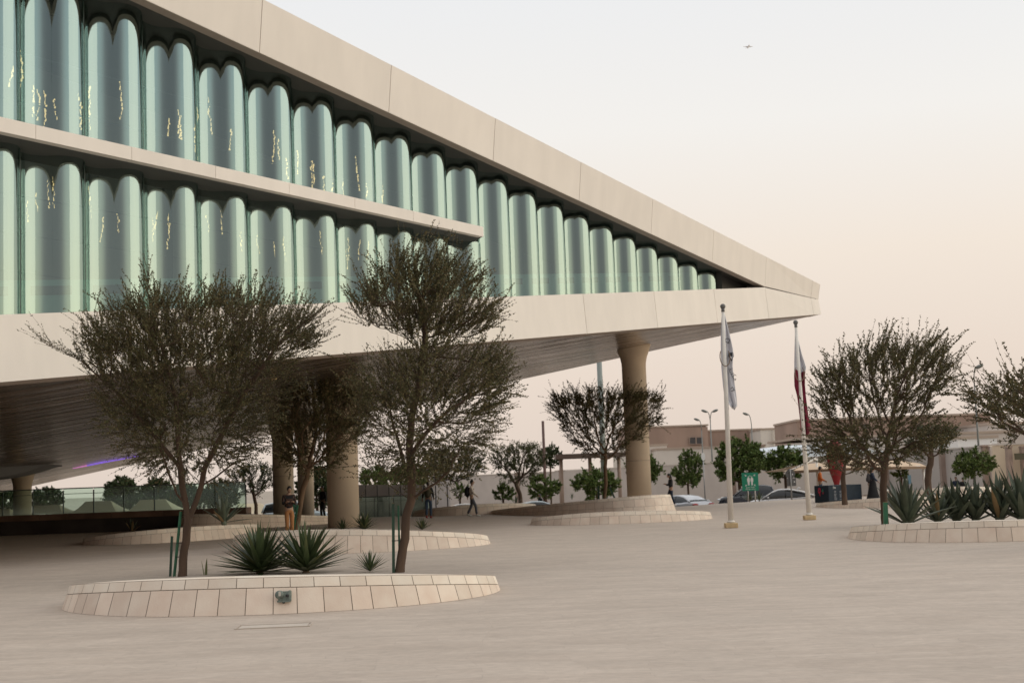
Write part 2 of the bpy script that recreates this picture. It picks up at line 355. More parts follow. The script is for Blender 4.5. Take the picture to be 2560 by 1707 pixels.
def soffit_material():
    m, t, b = nt('brushed_metal_soffit'); N, L = t.nodes, t.links
    tc = N.new('ShaderNodeTexCoord'); r = N.new('ShaderNodeMapping')
    u = (-DV-NV).normalized(); r.inputs['Rotation'].default_value = (0, 0, -math.atan2(u.y, u.x)); L.new(tc.outputs['Object'], r.inputs[0])
    def streak(sc, sx, lo, hi):
        mp = N.new('ShaderNodeMapping'); mp.inputs['Scale'].default_value = (sx, 1, 0); L.new(r.outputs[0], mp.inputs[0])
        n = N.new('ShaderNodeTexNoise'); n.inputs['Scale'].default_value = sc; n.inputs['Detail'].default_value = 5; L.new(mp.outputs[0], n.inputs['Vector'])
        q = N.new('ShaderNodeMapRange'); q.inputs[1].default_value = .3; q.inputs[2].default_value = .7; q.inputs[3].default_value = lo; q.inputs[4].default_value = hi; L.new(n.outputs[0], q.inputs[0]); return q.outputs[0]
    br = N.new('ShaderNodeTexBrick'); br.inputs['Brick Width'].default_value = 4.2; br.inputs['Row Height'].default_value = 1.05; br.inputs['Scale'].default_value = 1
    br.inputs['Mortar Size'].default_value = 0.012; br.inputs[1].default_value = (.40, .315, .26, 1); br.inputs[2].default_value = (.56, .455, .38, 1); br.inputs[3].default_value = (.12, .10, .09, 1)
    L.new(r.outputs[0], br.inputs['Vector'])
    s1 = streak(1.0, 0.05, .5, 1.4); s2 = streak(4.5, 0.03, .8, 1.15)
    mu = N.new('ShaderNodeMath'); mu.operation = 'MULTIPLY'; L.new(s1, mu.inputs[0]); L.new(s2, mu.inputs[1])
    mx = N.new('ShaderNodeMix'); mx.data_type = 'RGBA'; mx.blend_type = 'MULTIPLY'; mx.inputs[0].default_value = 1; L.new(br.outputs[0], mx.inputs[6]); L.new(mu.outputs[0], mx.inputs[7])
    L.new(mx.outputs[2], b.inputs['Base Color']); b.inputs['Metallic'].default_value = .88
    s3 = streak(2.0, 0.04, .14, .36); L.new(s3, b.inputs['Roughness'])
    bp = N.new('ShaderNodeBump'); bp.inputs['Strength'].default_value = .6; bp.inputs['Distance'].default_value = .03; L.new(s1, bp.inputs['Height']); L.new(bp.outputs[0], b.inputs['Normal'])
    return m
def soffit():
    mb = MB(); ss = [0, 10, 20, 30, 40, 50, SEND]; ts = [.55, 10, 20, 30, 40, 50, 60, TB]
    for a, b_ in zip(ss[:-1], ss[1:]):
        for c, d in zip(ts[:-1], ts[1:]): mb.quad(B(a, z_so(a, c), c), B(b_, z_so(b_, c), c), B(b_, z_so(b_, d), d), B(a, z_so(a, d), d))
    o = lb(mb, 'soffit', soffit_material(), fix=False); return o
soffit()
def far_fascia():                              # the facade round the corner, folded the same way
    mb = MB(); st = [0, 7.2]+[7.2+6*k for k in range(1, 11)]
    zlb = lambda t: 9.979-GAM*t; zlt = lambda t: 10.79 if t < 7.2 else 11.552-.109*t; zrb = lambda t: 10.79 if t < 7.2 else z_rb(t)
    off = lambda t, z: B(-.02, z, t)
    for a, b_ in zip(st[:-1], st[1:]):
        for lo, hi in ((zlb, zlt), (zrb, z_rt)):
            q = [off(a+JT, lo(a)), off(b_-JT, lo(b_)), off(b_-JT, hi(b_)), off(a+JT, hi(a))]
            k = [v-DV*.3 for v in q]; mb.add(q+k, [(0, 1, 2, 3), (0, 4, 5, 1), (1, 5, 6, 2), (2, 6, 7, 3), (3, 7, 4, 0)])
    return lb(mb, 'side_fascia', m_grc)
far_fascia()
def roof_top():
    mb = MB(); ss = [0, 20, 40, SEND]; ts = [0.3, 20, 40, TB]
    for a, b_ in zip(ss[:-1], ss[1:]):
        for c, d in zip(ts[:-1], ts[1:]): mb.quad(*[B(s, 11.5+.0972*(s+t), t) for s, t in ((a, c), (b_, c), (b_, d), (a, d))])
    q = 1.2                                    # plain glazed wall set back on the far side
    mb.quad(B(q, 9.95, q), B(q, 11.5, q), B(q, z_rt(TB)+.5, TB), B(q, z_so(0, TB), TB))
    return lb(mb, 'roof_deck', mat('roof_deck', (.5, .46, .42), .8))
roof_top()
# --- floor ledge between the two storeys
S_L = 31.92
def ledge():
    mb = MB(); st = [S_L]; x = 36.0
    while x < SEND: st.append(x); x += 3.0
    st.append(SEND)
    for a, b_ in zip(st[:-1], st[1:]):
        g = .007
        q0 = [B(a+g, 10.23, .02), B(b_-g, 10.23, .02), B(b_-g, 10.58, .02), B(a+g, 10.58, .02)]
        q1 = [v-NV*.25 for v in q0]; mb.add(q0+q1, [(0, 1, 2, 3), (0, 4, 5, 1), (1, 5, 6, 2), (2, 6, 7, 3), (3, 7, 4, 0)], 0)
        mb.quad(B(a, 10.245, .27), B(b_, 10.245, .27), B(b_, 10.245, 2.1), B(a, 10.245, 2.1), 1)
        mb.quad(B(a, 10.57, .04), B(b_, 10.57, .04), B(b_, 10.57, 2.1), B(a, 10.57, 2.1), 0)
        mb.quad(B(a, 10.24, .05), B(b_, 10.24, .05), B(b_, 10.57, .05), B(a, 10.57, .05), 2)
    mb.quad(B(S_L, 10.24, .05), B(S_L, 10.57, .05), B(30.7, 10.57, 1.6), B(30.7, 10.24, 1.6), 0)
    mb.add([B(S_L, 10.245, .05), B(S_L, 10.245, 1.6), B(30.7, 10.245, 1.6)], [(0, 1, 2)], 1); mb.add([B(S_L, 10.57, .05), B(S_L, 10.57, 1.6), B(30.7, 10.57, 1.6)], [(0, 1, 2)], 0)
    return lb(mb, 'floor_ledge', [m_grc, mat('ledge_soffit_shade', (.085, .083, .078), .6), m_joint])  # underside colour darkened so that it reads as shadow
ledge()
# --- corrugated glass: one wave (convex arc, concave arc) per 2 m bay
def glass_material():
    m = bpy.data.materials.new('wavy_glass'); m.use_nodes = True; t = m.node_tree; N, L = t.nodes, t.links
    N.remove(N['Principled BSDF']); out = N['Material Output']
    gl = N.new('ShaderNodeBsdfGlossy'); gl.inputs['Roughness'].default_value = 0.07; gl.inputs['Color'].default_value = (.55, .70, .665, 1)
    tr = N.new('ShaderNodeBsdfTransparent'); tr.inputs['Color'].default_value = (.62, .76, .72, 1)
    lw = N.new('ShaderNodeLayerWeight'); lw.inputs['Blend'].default_value = .35
    mr = N.new('ShaderNodeMapRange'); mr.inputs[3].default_value = .42; mr.inputs[4].default_value = 0.9; L.new(lw.outputs['Fresnel'], mr.inputs[0])
    mx = N.new('ShaderNodeMixShader'); L.new(mr.outputs[0], mx.inputs[0]); L.new(tr.outputs[0], mx.inputs[1]); L.new(gl.outputs[0], mx.inputs[2]); L.new(mx.outputs[0], out.inputs[0])
    tc = N.new('ShaderNodeTexCoord'); mp = N.new('ShaderNodeMapping'); mp.inputs['Scale'].default_value = (1, 1, .35); L.new(tc.outputs['Object'], mp.inputs[0])
    n = N.new('ShaderNodeTexNoise'); n.inputs['Scale'].default_value = 1.6; n.inputs['Detail'].default_value = 2; L.new(mp.outputs[0], n.inputs['Vector'])
    bp = N.new('ShaderNodeBump'); bp.inputs['Strength'].default_value = .10; bp.inputs['Distance'].default_value = .05; L.new(n.outputs[0], bp.inputs['Height']); L.new(bp.outputs[0], gl.inputs['Normal'])
    return m
m_glass = glass_material(); m_seam = mat('glass_seam', (.02, .045, .04), .35)
PHI = R_(60); RAD = .5/math.sin(PHI)
def wave(u):                                   # u in 0..1 along a bay from its far end: 0..0.5 convex (crest out), 0.5..1 concave
    u = u % 1.0
    if u < .5: x = (u-.25)*2; return .30 - (RAD*1-math.sqrt(max(0, RAD*RAD-x*x)))   # distance outward of the mid line
    x = (u-.75)*2; return -.30 + (RAD-math.sqrt(max(0, RAD*RAD-x*x)))
MID = 1.16
def bay(s0, zb, zt, parent):
    mb = MB(); n = 36
    us = [k/n for k in range(n+1)]
    vs = []
    for u in us:
        s = s0+2*u; t = MID-wave(u+.02 if False else u)
        vs += [B(s, zb(s), t), B(s, zt(s), t)]
    mb.add(vs, [(2*k, 2*k+1, 2*k+3, 2*k+2) for k in range(n)], 0, True)
    for u, w in ((0.0, .02),):     # sealant joints where the curvature flips
        s = s0+2*u; t = MID-wave(u)
        c = [B(s-w, zb(s), t-.012), B(s+w, zb(s), t-.012), B(s+w, zt(s), t-.012), B(s-w, zt(s), t-.012)]
        c2 = [v-NV*.03 for v in c]; mb.add(c+c2, [(0, 1, 2, 3), (0, 4, 5, 1), (1, 5, 6, 2), (2, 6, 7, 3), (3, 7, 4, 0)], 1)
    return lb(mb, 'glass_bay', [m_glass, m_seam], parent, fix=False)
k = 0; s = 10.60
while s < SEND-2:
    if s < 30: bay(s, lambda q: z_lt(q)-.02, lambda q: z_rb(q)+.16, LIB)
    else:
        bay(s, lambda q: z_lt(q)-.02, lambda q: 10.25, LIB); bay(s, lambda q: 10.565, lambda q: z_rb(q)+.16, LIB)
    s += 2.0
# --- what shows through the glass
def interior():
    mb = MB()
    for a in range(10, 62, 4):
        b_ = min(a+4, SEND)
        mb.quad(B(a, z_lt(a)-.2, 7.1), B(b_, z_lt(b_)-.2, 7.1), B(b_, z_rb(b_)+.2, 7.1), B(a, z_rb(a)+.2, 7.1), 0)
        mb.quad(B(a, z_lt(a)-.05, 1.9), B(b_, z_lt(b_)-.05, 1.9), B(b_, z_lt(b_)-.1, 7.1), B(a, z_lt(a)-.1, 7.1), 2)
        mb.quad(B(a, z_lt(a)-.03, 2.15), B(b_, z_lt(b_)-.03, 2.15), B(b_, z_lt(b_)+1.02, 2.15), B(a, z_lt(a)+1.02, 2.15), 1)       # pale upstand behind the glass
    for kk in range(25):                         # slots in the upstand
        s = 12.2+2.0*kk; z = z_lt(s)
        c = [B(s, z+.62, 2.135), B(s+1.3, z+.62-.142, 2.135), B(s+1.3, z+.86-.142, 2.135), B(s, z+.86, 2.135)]; mb.add(c, [(0, 1, 2, 3)], 3)
    for z in (11.9, 13.2, 14.5):                 # rails
        s1 = (z-10.3)/.0949+2
        if s1 < SEND: mb.tube([B(max(s1, S_L), z, 2.5), B(SEND, z, 2.5)], .03, 5, 3)
    for z in (7.4, 8.4, 9.4): 
        s1 = max(12, (11.55-z)/.109+8); mb.tube([B(s1, z, 2.5), B(SEND, z, 2.5)], .022, 5, 3)
    for s in range(14, 62, 3): mb.box(B(s, (z_lt(s)+z_rb(s))/2, 6.2), (.25, .25, z_rb(s)-z_lt(s)), 0.58, 3)
    return lb(mb, 'interior', [mat('interior_wall', (.34, .31, .33), .8, var=.12, scale=.5), mat('interior_upstand', (.30, .46, .45), .5), mat('interior_floor', (.25, .22, .2), .6), mat('interior_metal', (.09, .09, .10), .5)], fix=False)
interior()
def lamps():  # not lamps: glowing strands added behind the glass to imitate golden reflections
    rnd = random.Random(5); me_ = emit('gold_glint_glow', (1.0, .66, .30), 1.5)
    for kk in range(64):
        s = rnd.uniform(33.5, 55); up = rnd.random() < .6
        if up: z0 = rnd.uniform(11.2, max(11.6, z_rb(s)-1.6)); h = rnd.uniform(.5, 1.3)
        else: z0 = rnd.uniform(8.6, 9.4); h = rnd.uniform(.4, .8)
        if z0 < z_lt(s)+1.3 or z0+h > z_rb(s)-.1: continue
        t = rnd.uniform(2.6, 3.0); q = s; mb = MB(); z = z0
        while z < z0+h:                          # a strand of small glowing pieces
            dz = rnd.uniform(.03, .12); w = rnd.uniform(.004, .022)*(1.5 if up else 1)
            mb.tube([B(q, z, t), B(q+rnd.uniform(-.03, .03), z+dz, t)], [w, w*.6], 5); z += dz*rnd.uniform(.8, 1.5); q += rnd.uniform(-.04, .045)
        lb(mb, 'gold_glint', me_)
lamps()  # glowing strands that imitate golden reflections, not lamps
# --- columns
m_col = mat('column_concrete', (.62, .50, .375), .75, var=.07, scale=.9, bump=.1, bscale=25)
def column(x, y, r, z0=0.0, lean=0.0):
    rel = Vector((TIP.x-x, TIP.y-y, 0)); s = rel.dot(DV); t = rel.dot(NV); zt = z_so(s, t)
    mb = MB(); prof = [(r, z0-.2), (r, zt-1.0), (r*1.03, zt-.75), (r*1.12, zt-.5), (r*1.3, zt-.2), (r*1.55, zt+.25)]
    mb.lathe((x, y, 0), prof, 40, 0)
    for zz in (2.45, 4.9):
        if zz < zt-1.2: mb.lathe((x, y, 0), [(r+.004, zz-.012), (r+.006, zz), (r+.004, zz+.012)], 40, 1)
    return lb(mb, 'column', [m_col, mat('column_joint', (.30, .24, .19), .8)])
g = G(857, 1318); column(g.x, g.y+.35, .645)
g = P(1597, 1200, 74.0); column(g.x, g.y, .63)
g = P(708, 1200, 88.0); column(g.x, g.y, .64)
g = P(764, 1200, 94.0); column(g.x, g.y, .53)
g = P(56, 1200, 84.0); column(g.x, g.y, .52)
# --- glowing tubes imitate a purple reflection on the soffit; tapering slab by far column
def so_hit(px, py):
    v = ray(px, py); lo, hi = 20.0, 200.0
    for _ in range(50):
        m_ = (lo+hi)/2; p = Vector((v.x*m_, v.y*m_, v.z*m_+EYE)); rel = TIP-p
        if p.z < z_so(Vector((rel.x, rel.y, 0)).dot(DV), Vector((rel.x, rel.y, 0)).dot(NV)): lo = m_
        else: hi = m_
    return p
def strip():
    mb = MB(); a, b_, c = so_hit(182, 1167), so_hit(255, 1152), so_hit(345, 1136); dn = Vector((0, 0, -.09))
    mb.tube([a+dn, a.lerp(b_, .5)+dn], [.025, .05], 6, 0); mb.tube([a.lerp(b_, .5)+dn, b_+dn], [.05, .06], 6, 1); mb.tube([b_+dn, c+dn], [.06, .04], 6, 1)
    return lb(mb, 'soffit_reflection', [emit('reflection_pink', (.75, .25, .62), .7), emit('reflection_violet', (.30, .16, .85), .75)])
strip()
for q_, r_ in ((so_hit(684, 945), .10),):  # glowing disc added in place of a golden reflection in the metal
    mb = MB(); mb.tube([q_+Vector((0, 0, .02)), q_+Vector((0, 0, -.05))], [r_, r_*.9], 14); lb(mb, 'soffit_glint', emit('soffit_glint_warm', (1.0, .62, .25), 1.2))
def dark_slab():
    mb = MB(); a = so_hit(-60, 1172); b_ = so_hit(120, 1160)
    d0 = (b_-a); n0 = 14
    for k_ in range(n0):
        p = a+d0*(k_/n0); q = a+d0*((k_+1)/n0); f0 = max(0.05, 1-(k_/n0)**2.2); f1 = max(.03, 1-((k_+1)/n0)**2.2)
        mb.add([p+Vector((0, 0, .1)), q+Vector((0, 0, .1)), q+Vector((0, 0, -.55*f1)), p+Vector((0, 0, -.55*f0)), p+Vector((0, 2.5, -.1)), q+Vector((0, 2.5, -.1)), q+Vector((0, 2.5, -.55*f1)), p+Vector((0, 2.5, -.55*f0))],
               [(0, 1, 2, 3), (4, 7, 6, 5), (3, 2, 6, 7)], 0)
    return lb(mb, 'soffit_slab', m_dark)
dark_slab()
# ------------------------------------------------------------------ planters: tilted stone-clad mounds, high in front, level with the paving behind
def stone(name, c, tint): return mat(name, c, .72, var=0, scale=3.2, tint=tint, island=.09, bump=.12, bscale=40, spec=.3)
m_stone = stone('limestone', (.76, .65, .54), (.69, .555, .45))
m_cap = stone('limestone_cap', (.80, .715, .605), (.75, .635, .52))
m_gap = mat('stone_joint', (.33, .25, .19), .9)
m_soil = mat('planting_gravel', (.36, .28, .215), .95, var=.25, scale=9, bump=.5, bscale=50)
PLANT = {}
def planter(key, L, Rr, F, H, label, hmin=.02, hdir=0.0, capH=.13, courses=1, wst=.33, back=1.0, batter=.34, mats=None):
    Lp, Rp, Fp = L, Rr, F; L, Rr, F = G(*L), G(*Rr), G(*F)
    c = (L+Rr)/2; ax = (Rr-L); a = ax.length/2; ax.normalize(); ay = Vector((-ax.y, ax.x, 0))
    b = max(.4, -(F-c).dot(ay)*1.02)
    bb = b*back
    a0, b0 = a, b
    for _ in range(60):                      # nudge the oval until its visible extremes meet the places given
        ov = [c+ax*(a*math.cos(q))+ay*((b if math.sin(q) < 0 else b*back)*math.sin(q)) for q in np.linspace(0, 2*math.pi, 120)]
        pr = [proj(v) for v in ov]; sc_ = c.y/FPX
        e0, e1 = (Lp[0]-min(q[0] for q in pr))*sc_, (Rp[0]-max(q[0] for q in pr))*sc_
        c += ax*((e0+e1)*.25); a = min(a0*1.15, max(a0*.55, a+(e1-e0)*.25))
        b = min(b0*1.5+.5, max(b0*.5, b+(Fp[1]-max(q[1]+.036*(q[0]-Fp[0]) for q in pr))*.01*b0))
    def out(q, k=0.0):                       # plan outline, k = inset
        bq = b if math.sin(q) < 0 else bb
        return c + ax*((a-k)*math.cos(q)) + ay*((bq-k)*math.sin(q))
    def hh(q):
        x = math.cos(q)*math.sin(hdir) - math.sin(q)*math.cos(hdir)
        return max(hmin, H*(.5+.5*x)*(1 if x < .98 else 1))
    mb = MB(); n = 120
    ring = [k*2*math.pi/n for k in range(n)]
    base = [out(q) for q in ring]; rim = [out(q, batter*hh(q))+Vector((0, 0, hh(q))) for q in ring]
    inn = [out(q, batter*hh(q)+min(.30, b*.3))+Vector((0, 0, hh(q)+.006)) for q in ring]
    soil = [out(q, batter*hh(q)+min(.30, b*.3))+Vector((0, 0, max(.004, hh(q)-.05))) for q in ring]
    m3 = len(ring)
    mb.add([v+Vector((0, 0, -.02)) for v in base]+rim, [(k, (k+1) % m3, m3+(k+1) % m3, m3+k) for k in range(m3)], 0)
    sc = c+Vector((0, 0, H*.5))
    mb.add(soil+[Vector((c.x, c.y, max(.01, H*.5-.04)))], [(k, (k+1) % m3, m3) for k in range(m3)], 3)
    mb.add(rim+inn, [(k, (k+1) % m3, m3+(k+1) % m3, m3+k) for k in range(m3)], 1)
    mb.add(inn+soil, [(k, (k+1) % m3, m3+(k+1) % m3, m3+k) for k in range(m3)], 1)
    # stones, course by course: equal lengths along the outline
    N2 = 720; qs = [k*2*math.pi/N2 for k in range(N2+1)]; arc = [0]
    for k in range(N2): arc.append(arc[-1]+(out(qs[k+1])-out(qs[k])).length)
    tot = arc[-1]
    def q_at(l):
        l %= tot
        lo, hi = 0, N2
        while hi-lo > 1:
            m_ = (lo+hi)//2
            if arc[m_] <= l: lo = m_
            else: hi = m_
        return qs[lo]+(qs[hi]-qs[lo])*(l-arc[lo])/max(1e-6, arc[hi]-arc[lo])
    rnd = random.Random(hash(key) % 1000 if False else sum(map(ord, key)))
    def surf(q, z): return out(q, batter*z-.012)+Vector((0, 0, z))
    rows = []
    for r in range(courses): rows.append((lambda q, r=r: max(0, hh(q)-capH)*r/courses, lambda q, r=r: max(0, hh(q)-capH)*(r+1)/courses, 2, wst))
    rows.append((lambda q: max(0, hh(q)-capH), hh, 1, wst*1.08))
    for ri, (z0, z1, mi, w) in enumerate(rows):
        ns = max(6, int(tot/w)); l = rnd.uniform(0, w)
        ws = [rnd.uniform(.86, 1.14) for _ in range(ns)]; sm = tot/sum(ws)
        for wi in ws:
            la, lb_ = l+.005, l+wi*sm-.005; l += wi*sm
            st = 4; V = []
            for j in range(st+1):
                q = q_at(la+(lb_-la)*j/st); za, zb = z0(q)+.003, z1(q)-.006
                if zb < za+.004: zb = za+.004
                V += [surf(q, za), surf(q, zb)]
            if V[1].z-V[0].z < .02 and V[-1].z-V[-2].z < .02: continue
            mb.add(V, [(2*j, 2*j+2, 2*j+3, 2*j+1) for j in range(st)], mi, True)
    o = thing('stone_planter', label, 'planter', (c.x, c.y, 0), 0, 'oval stone planters on the plaza')
    mb.v = [(v[0]-c.x, v[1]-c.y, v[2]) for v in mb.v]
    # split into parts: wall, cap, soil
    for nm, ids, mt in (('wall', (0, 2), [m_gap, m_stone]), ('cap', (1,), [m_cap]), ('soil', (3,), [m_soil])):
        q = MB(); mp_ = {}
        for f, mi, sm_ in zip(mb.f, mb.m, mb.s):
            if mi in ids: q.f.append(tuple(mp_.setdefault(i, len(mp_)) for i in f)); q.m.append(ids.index(mi) if len(ids) > 1 else 0); q.s.append(sm_)
        q.v = [mb.v[i] for i in mp_]
        q.build(nm, mt, o)
    def soil_z(p):
        d = Vector((p.x-c.x, p.y-c.y, 0)); x = d.dot(ax)/a; y = d.dot(ay)/(b if d.dot(ay) < 0 else bb)
        return max(.0, H*(.5+.5*(x*math.sin(hdir)-y*math.cos(hdir)))-.05)
    PLANT[key] = (c, ax, ay, a, b, soil_z)
    def place(px, py, down=.0):               # point on the planting bed seen at a place in the photo
        z = H*.6
        for _ in range(12): p = G(px, py, z); z = .5*z+.5*min(H, max(0, soil_z(p)))
        return Vector((p.x, p.y, z-down))
    PLANT[key] += (place,)
    return o
planter('front', (157, 1502), (1250, 1481), (745, 1533), .475, 'nearest stone planter, with two big spiky yuccas and a spotlight on its wall', hdir=.08)
planter('second', (574, 1373), (1228, 1363), (870, 1383), .58, 'stone planter directly behind the nearest one, with the middle tree and low yuccas', hdir=.06)
planter('left', (205, 1353), (655, 1338), (420, 1357), .48, 'low stone planter at left, dark in shade at one end and golden at the other', hdir=.85, hmin=.03)
planter('under', (470, 1316), (912, 1306), (690, 1320), .70, 'tall two-course stone planter under the library behind the thick left column', courses=2, capH=.1, wst=.42, hmin=.2)
planter('big', (1210, 1289), (1690, 1268), (1400, 1292), .80, 'large two-course stone mound carrying the slim right column', courses=2, capH=.12, wst=.5, hdir=.25)
planter('mid', (1326, 1311), (1781, 1295), (1500, 1311), .42, 'long low stone planter with a sparse tree in front of the two-course mound', wst=.36)
planter('right', (2121, 1339), (2835, 1326), (2440, 1356), .43, 'stone planter at the right edge filled with tall grey-green agaves', hdir=.1)
planter('small', (2040, 1269), (2425, 1255), (2230, 1270), .43, 'low stone planter beside the dark kiosk box', wst=.4)
planter('far', (2228, 1249), (2502, 1239.5), (2370, 1247.8), .58, 'farthest right stone planter, where people sit before the perimeter wall', wst=.42)
planter('walk', (1030, 1289), (1345, 1277), (1180, 1287), .53, 'stone planter behind the two walking students', wst=.42, hdir=.2)
# ------------------------------------------------------------------ plants with blades
def blade(mb, base, d, length, w, bend=0.0, mi=0, fold=.35, n=6, twist=None, prof=None):
    d = Vector(d).normalized(); side = d.cross(Vector((0, 0, 1)))
    if side.length < .05: side = Vector((1, 0, 0))
    side.normalize(); up = side.cross(d).normalized()
    V = []; p = Vector(base); st = length/n
    for k in range(n+1):
        t = k/n
        ww = w*(prof(t) if prof else (1-t)**.75*(.75+.25*math.sin(min(1, t*2.5)*math.pi/2))) + .0005
        V += [p-side*ww+up*ww*fold, p+Vector((0, 0, 0)), p+side*ww+up*ww*fold]
        dd = (d+Vector((0, 0, -bend*t))).normalized(); p = p+dd*st
    F = []
    for k in range(n): F += [(3*k, 3*k+1, 3*k+4, 3*k+3), (3*k+1, 3*k+2, 3*k+5, 3*k+4)]
    mb.add(V, F, mi, True)
m_yucca = mat('yucca_leaf', (.075, .105, .045), .42, island=.45, var=.2, scale=3)
m_yucca2 = mat('yucca_leaf_light', (.16, .17, .075), .45, island=.3)
m_agave = mat('agave_leaf', (.090, .112, .074), .5, island=.3, var=.22, scale=4)
m_agave_dry = mat('agave_dry', (.22, .15, .07), .7, island=.3)
m_fol = {}
def yucca(loc, r, n, label, seed, name='yucca', group='yuccas in the stone planters', flat=.03, w=.030):
    rnd = random.Random(seed); mb = MB()
    for k in range(n):
        el = math.asin(min(1, flat+(1-flat)*((k+.5)/n)**.85)); az = k*2.39996+rnd.uniform(-.2, .2); el += rnd.uniform(-.10, .08)
        d = (math.cos(el)*math.cos(az), math.cos(el)*math.sin(az), math.sin(el))
        L_ = r*rnd.uniform(.82, 1.05)*(1.0 if el < 1.0 else .93)
        blade(mb, Vector(d)*.03*r+Vector((0, 0, .02*r+.08*r*k/n)), d, L_, w*r/.6*rnd.uniform(.8, 1.2), bend=rnd.uniform(.0, .14)*(1 if el < .9 else .3), mi=1 if rnd.random() < .12 else 0, fold=.4, n=5, prof=lambda t: (.72+.28*min(1, t*3)) if t < .45 else max(0, 1-((t-.45)/.55)**1.25))
    o = thing(name, label, 'plant', loc, 0, group)
    mb.build('leaves', [m_yucca, m_yucca2], o, fix=False)
    c = MB(); c.lathe((0, 0, -.06), [(.07*r, 0), (.08*r, .06*r), (.04*r, .14*r)], 10); c.build('stem', mat('yucca_stem', (.15, .10, .06), .9), o)
    return o
def agave(loc, r, n, label, seed, group='agaves in the right-hand planter', tilt=.3, dry=.06):
    rnd = random.Random(seed); mb = MB()
    pr = lambda t: (.62+.38*math.sin(min(1, t/.4)*math.pi/2))*(1 if t < .45 else max(0, 1-((t-.45)/.55)**1.5))
    for k in range(n):
        f = (k+.5)/n; el = tilt+(1.45-tilt)*f**.6+rnd.uniform(-.12, .1); az = k*2.39996+rnd.uniform(-.3, .3)
        d = (math.cos(el)*math.cos(az), math.cos(el)*math.sin(az), math.sin(el))
        blade(mb, Vector((d[0]*.06*r, d[1]*.06*r, .02)), d, r*rnd.uniform(.72, 1.08), r*.064*rnd.uniform(.8, 1.15), bend=rnd.uniform(-.05, .32)*(1-f), mi=1 if rnd.random() < dry and f < .5 else 0, fold=.55, n=7, prof=pr)
    o = thing('agave', label, 'plant', loc, 0, group); mb.build('leaves', [m_agave, m_agave_dry], o, fix=False)
    c = MB(); c.lathe((0, 0, -.05), [(.09*r, 0), (.1*r, .1*r), (.04*r, .22*r)], 10); c.build('stem', mat('agave_heart', (.13, .15, .10), .8), o)
    return o
pf = PLANT['front'][6]
yucca(pf(650, 1433), 1.0, 105, 'broad spiky yucca in the nearest planter, left of the pair', 1, group='large yuccas in the nearest planter')
yucca(pf(765, 1431), .98, 100, 'broad spiky yucca in the nearest planter, right of the pair', 2, group='large yuccas in the nearest planter', flat=.18)
yucca(pf(925, 1429), .44, 46, 'small yucca in the nearest planter beside the trunk with green stakes', 3, flat=.25, w=.022)
p2 = PLANT['second'][6]
yucca(p2(910, 1325), .72, 44, 'low yucca in the second planter below the thick column', 4, flat=.3)
yucca(p2(856, 1327), .5, 30, 'pale tuft of yucca in the second planter, left of the taller tuft', 5, flat=.3)
yucca(p2(1055, 1324), .48, 34, 'small yucca at the rear of the second planter behind the leaning trunk', 6, flat=.3)
pr_ = PLANT['right'][6]
for k, (px, py, r, n, sd_, lab) in enumerate([(2268, 1312, 1.12, 26, 11, 'tall agave nearest the tree in the right-hand planter, one leaf reaching far left'),
        (2345, 1306, .85, 24, 12, 'lower agave second from the tree in the right-hand planter'), (2392, 1303, 1.0, 26, 13, 'agave in the middle of the right-hand planter with a pale grey leaf'),
        (2440, 1302, .95, 24, 14, 'agave right of the middle of the right-hand planter'), (2500, 1301, 1.05, 26, 15, 'agave near the right edge of the photo in front of the dark car'), (2556, 1300, 1.2, 28, 16, 'agave cut by the right edge of the photo')]):
    agave(pr_(px, py), r*1.3, n+8, lab, sd_)
o_ = agave(PLANT['under'][6](560, 1308), .85, 20, 'sprawling agave with drooping leaves in the shaded tall planter', 21, group='agaves under the library', tilt=.05, dry=.2)
agave(PLANT['left'][6](330, 1330), .7, 9, 'thin dry agave in the shaded left planter', 22, group='agaves under the library', tilt=.3, dry=.9)
agave(PLANT['mid'][6](1620, 1271), .33, 16, 'short row-like agave clump in the long low planter', 23, group='low agaves in the middle planters', tilt=.5, dry=0)
agave(PLANT['big'][6](1430, 1246), .5, 12, 'small dark agave on the two-course mound', 24, group='low agaves in the middle planters', tilt=.5, dry=0)
agave(PLANT['walk'][6](1290, 1262), .7, 8, 'agave with few upright leaves behind the walking student', 25, group='low agaves in the middle planters', tilt=.7, dry=0)
agave(PLANT['far'][6](2330, 1218), .8, 22, 'agave in the far right planter, left of the seated people', 26, group='agaves in the far right planter', tilt=.25, dry=0)
agave(PLANT['far'][6](2415, 1217), .9, 22, 'agave in the far right planter beside the seated people', 27, group='agaves in the far right planter', tilt=.4, dry=.2)
yucca(G(1874, 1253), .62, 30, 'yellowish grass tuft at the foot of the green sign', 31, name='grass_tuft', group='tufts by the green sign', flat=.3)
yucca(G(1898, 1251.5), .55, 26, 'dark green tuft right of the green sign posts', 32, name='grass_tuft', group='tufts by the green sign', flat=.25)
# two cut pointed leaves left of the yuccas
cb = pf(516, 1436); mb = MB(); blade(mb, (0, 0, -.1), (.03, .05, 1), .42, .035, prof=lambda t: 1-.9*t**3, fold=.5); blade(mb, (-.05, .02, -.1), (-.13, 0, 1), .38, .028, prof=lambda t: 1-.9*t**3, fold=.5)
o_ = mb.build('cut_agave', [m_yucca2], fix=False); o_.location = cb; tag(o_, 'pair of stiff upright leaves standing alone in the nearest planter', 'plant')
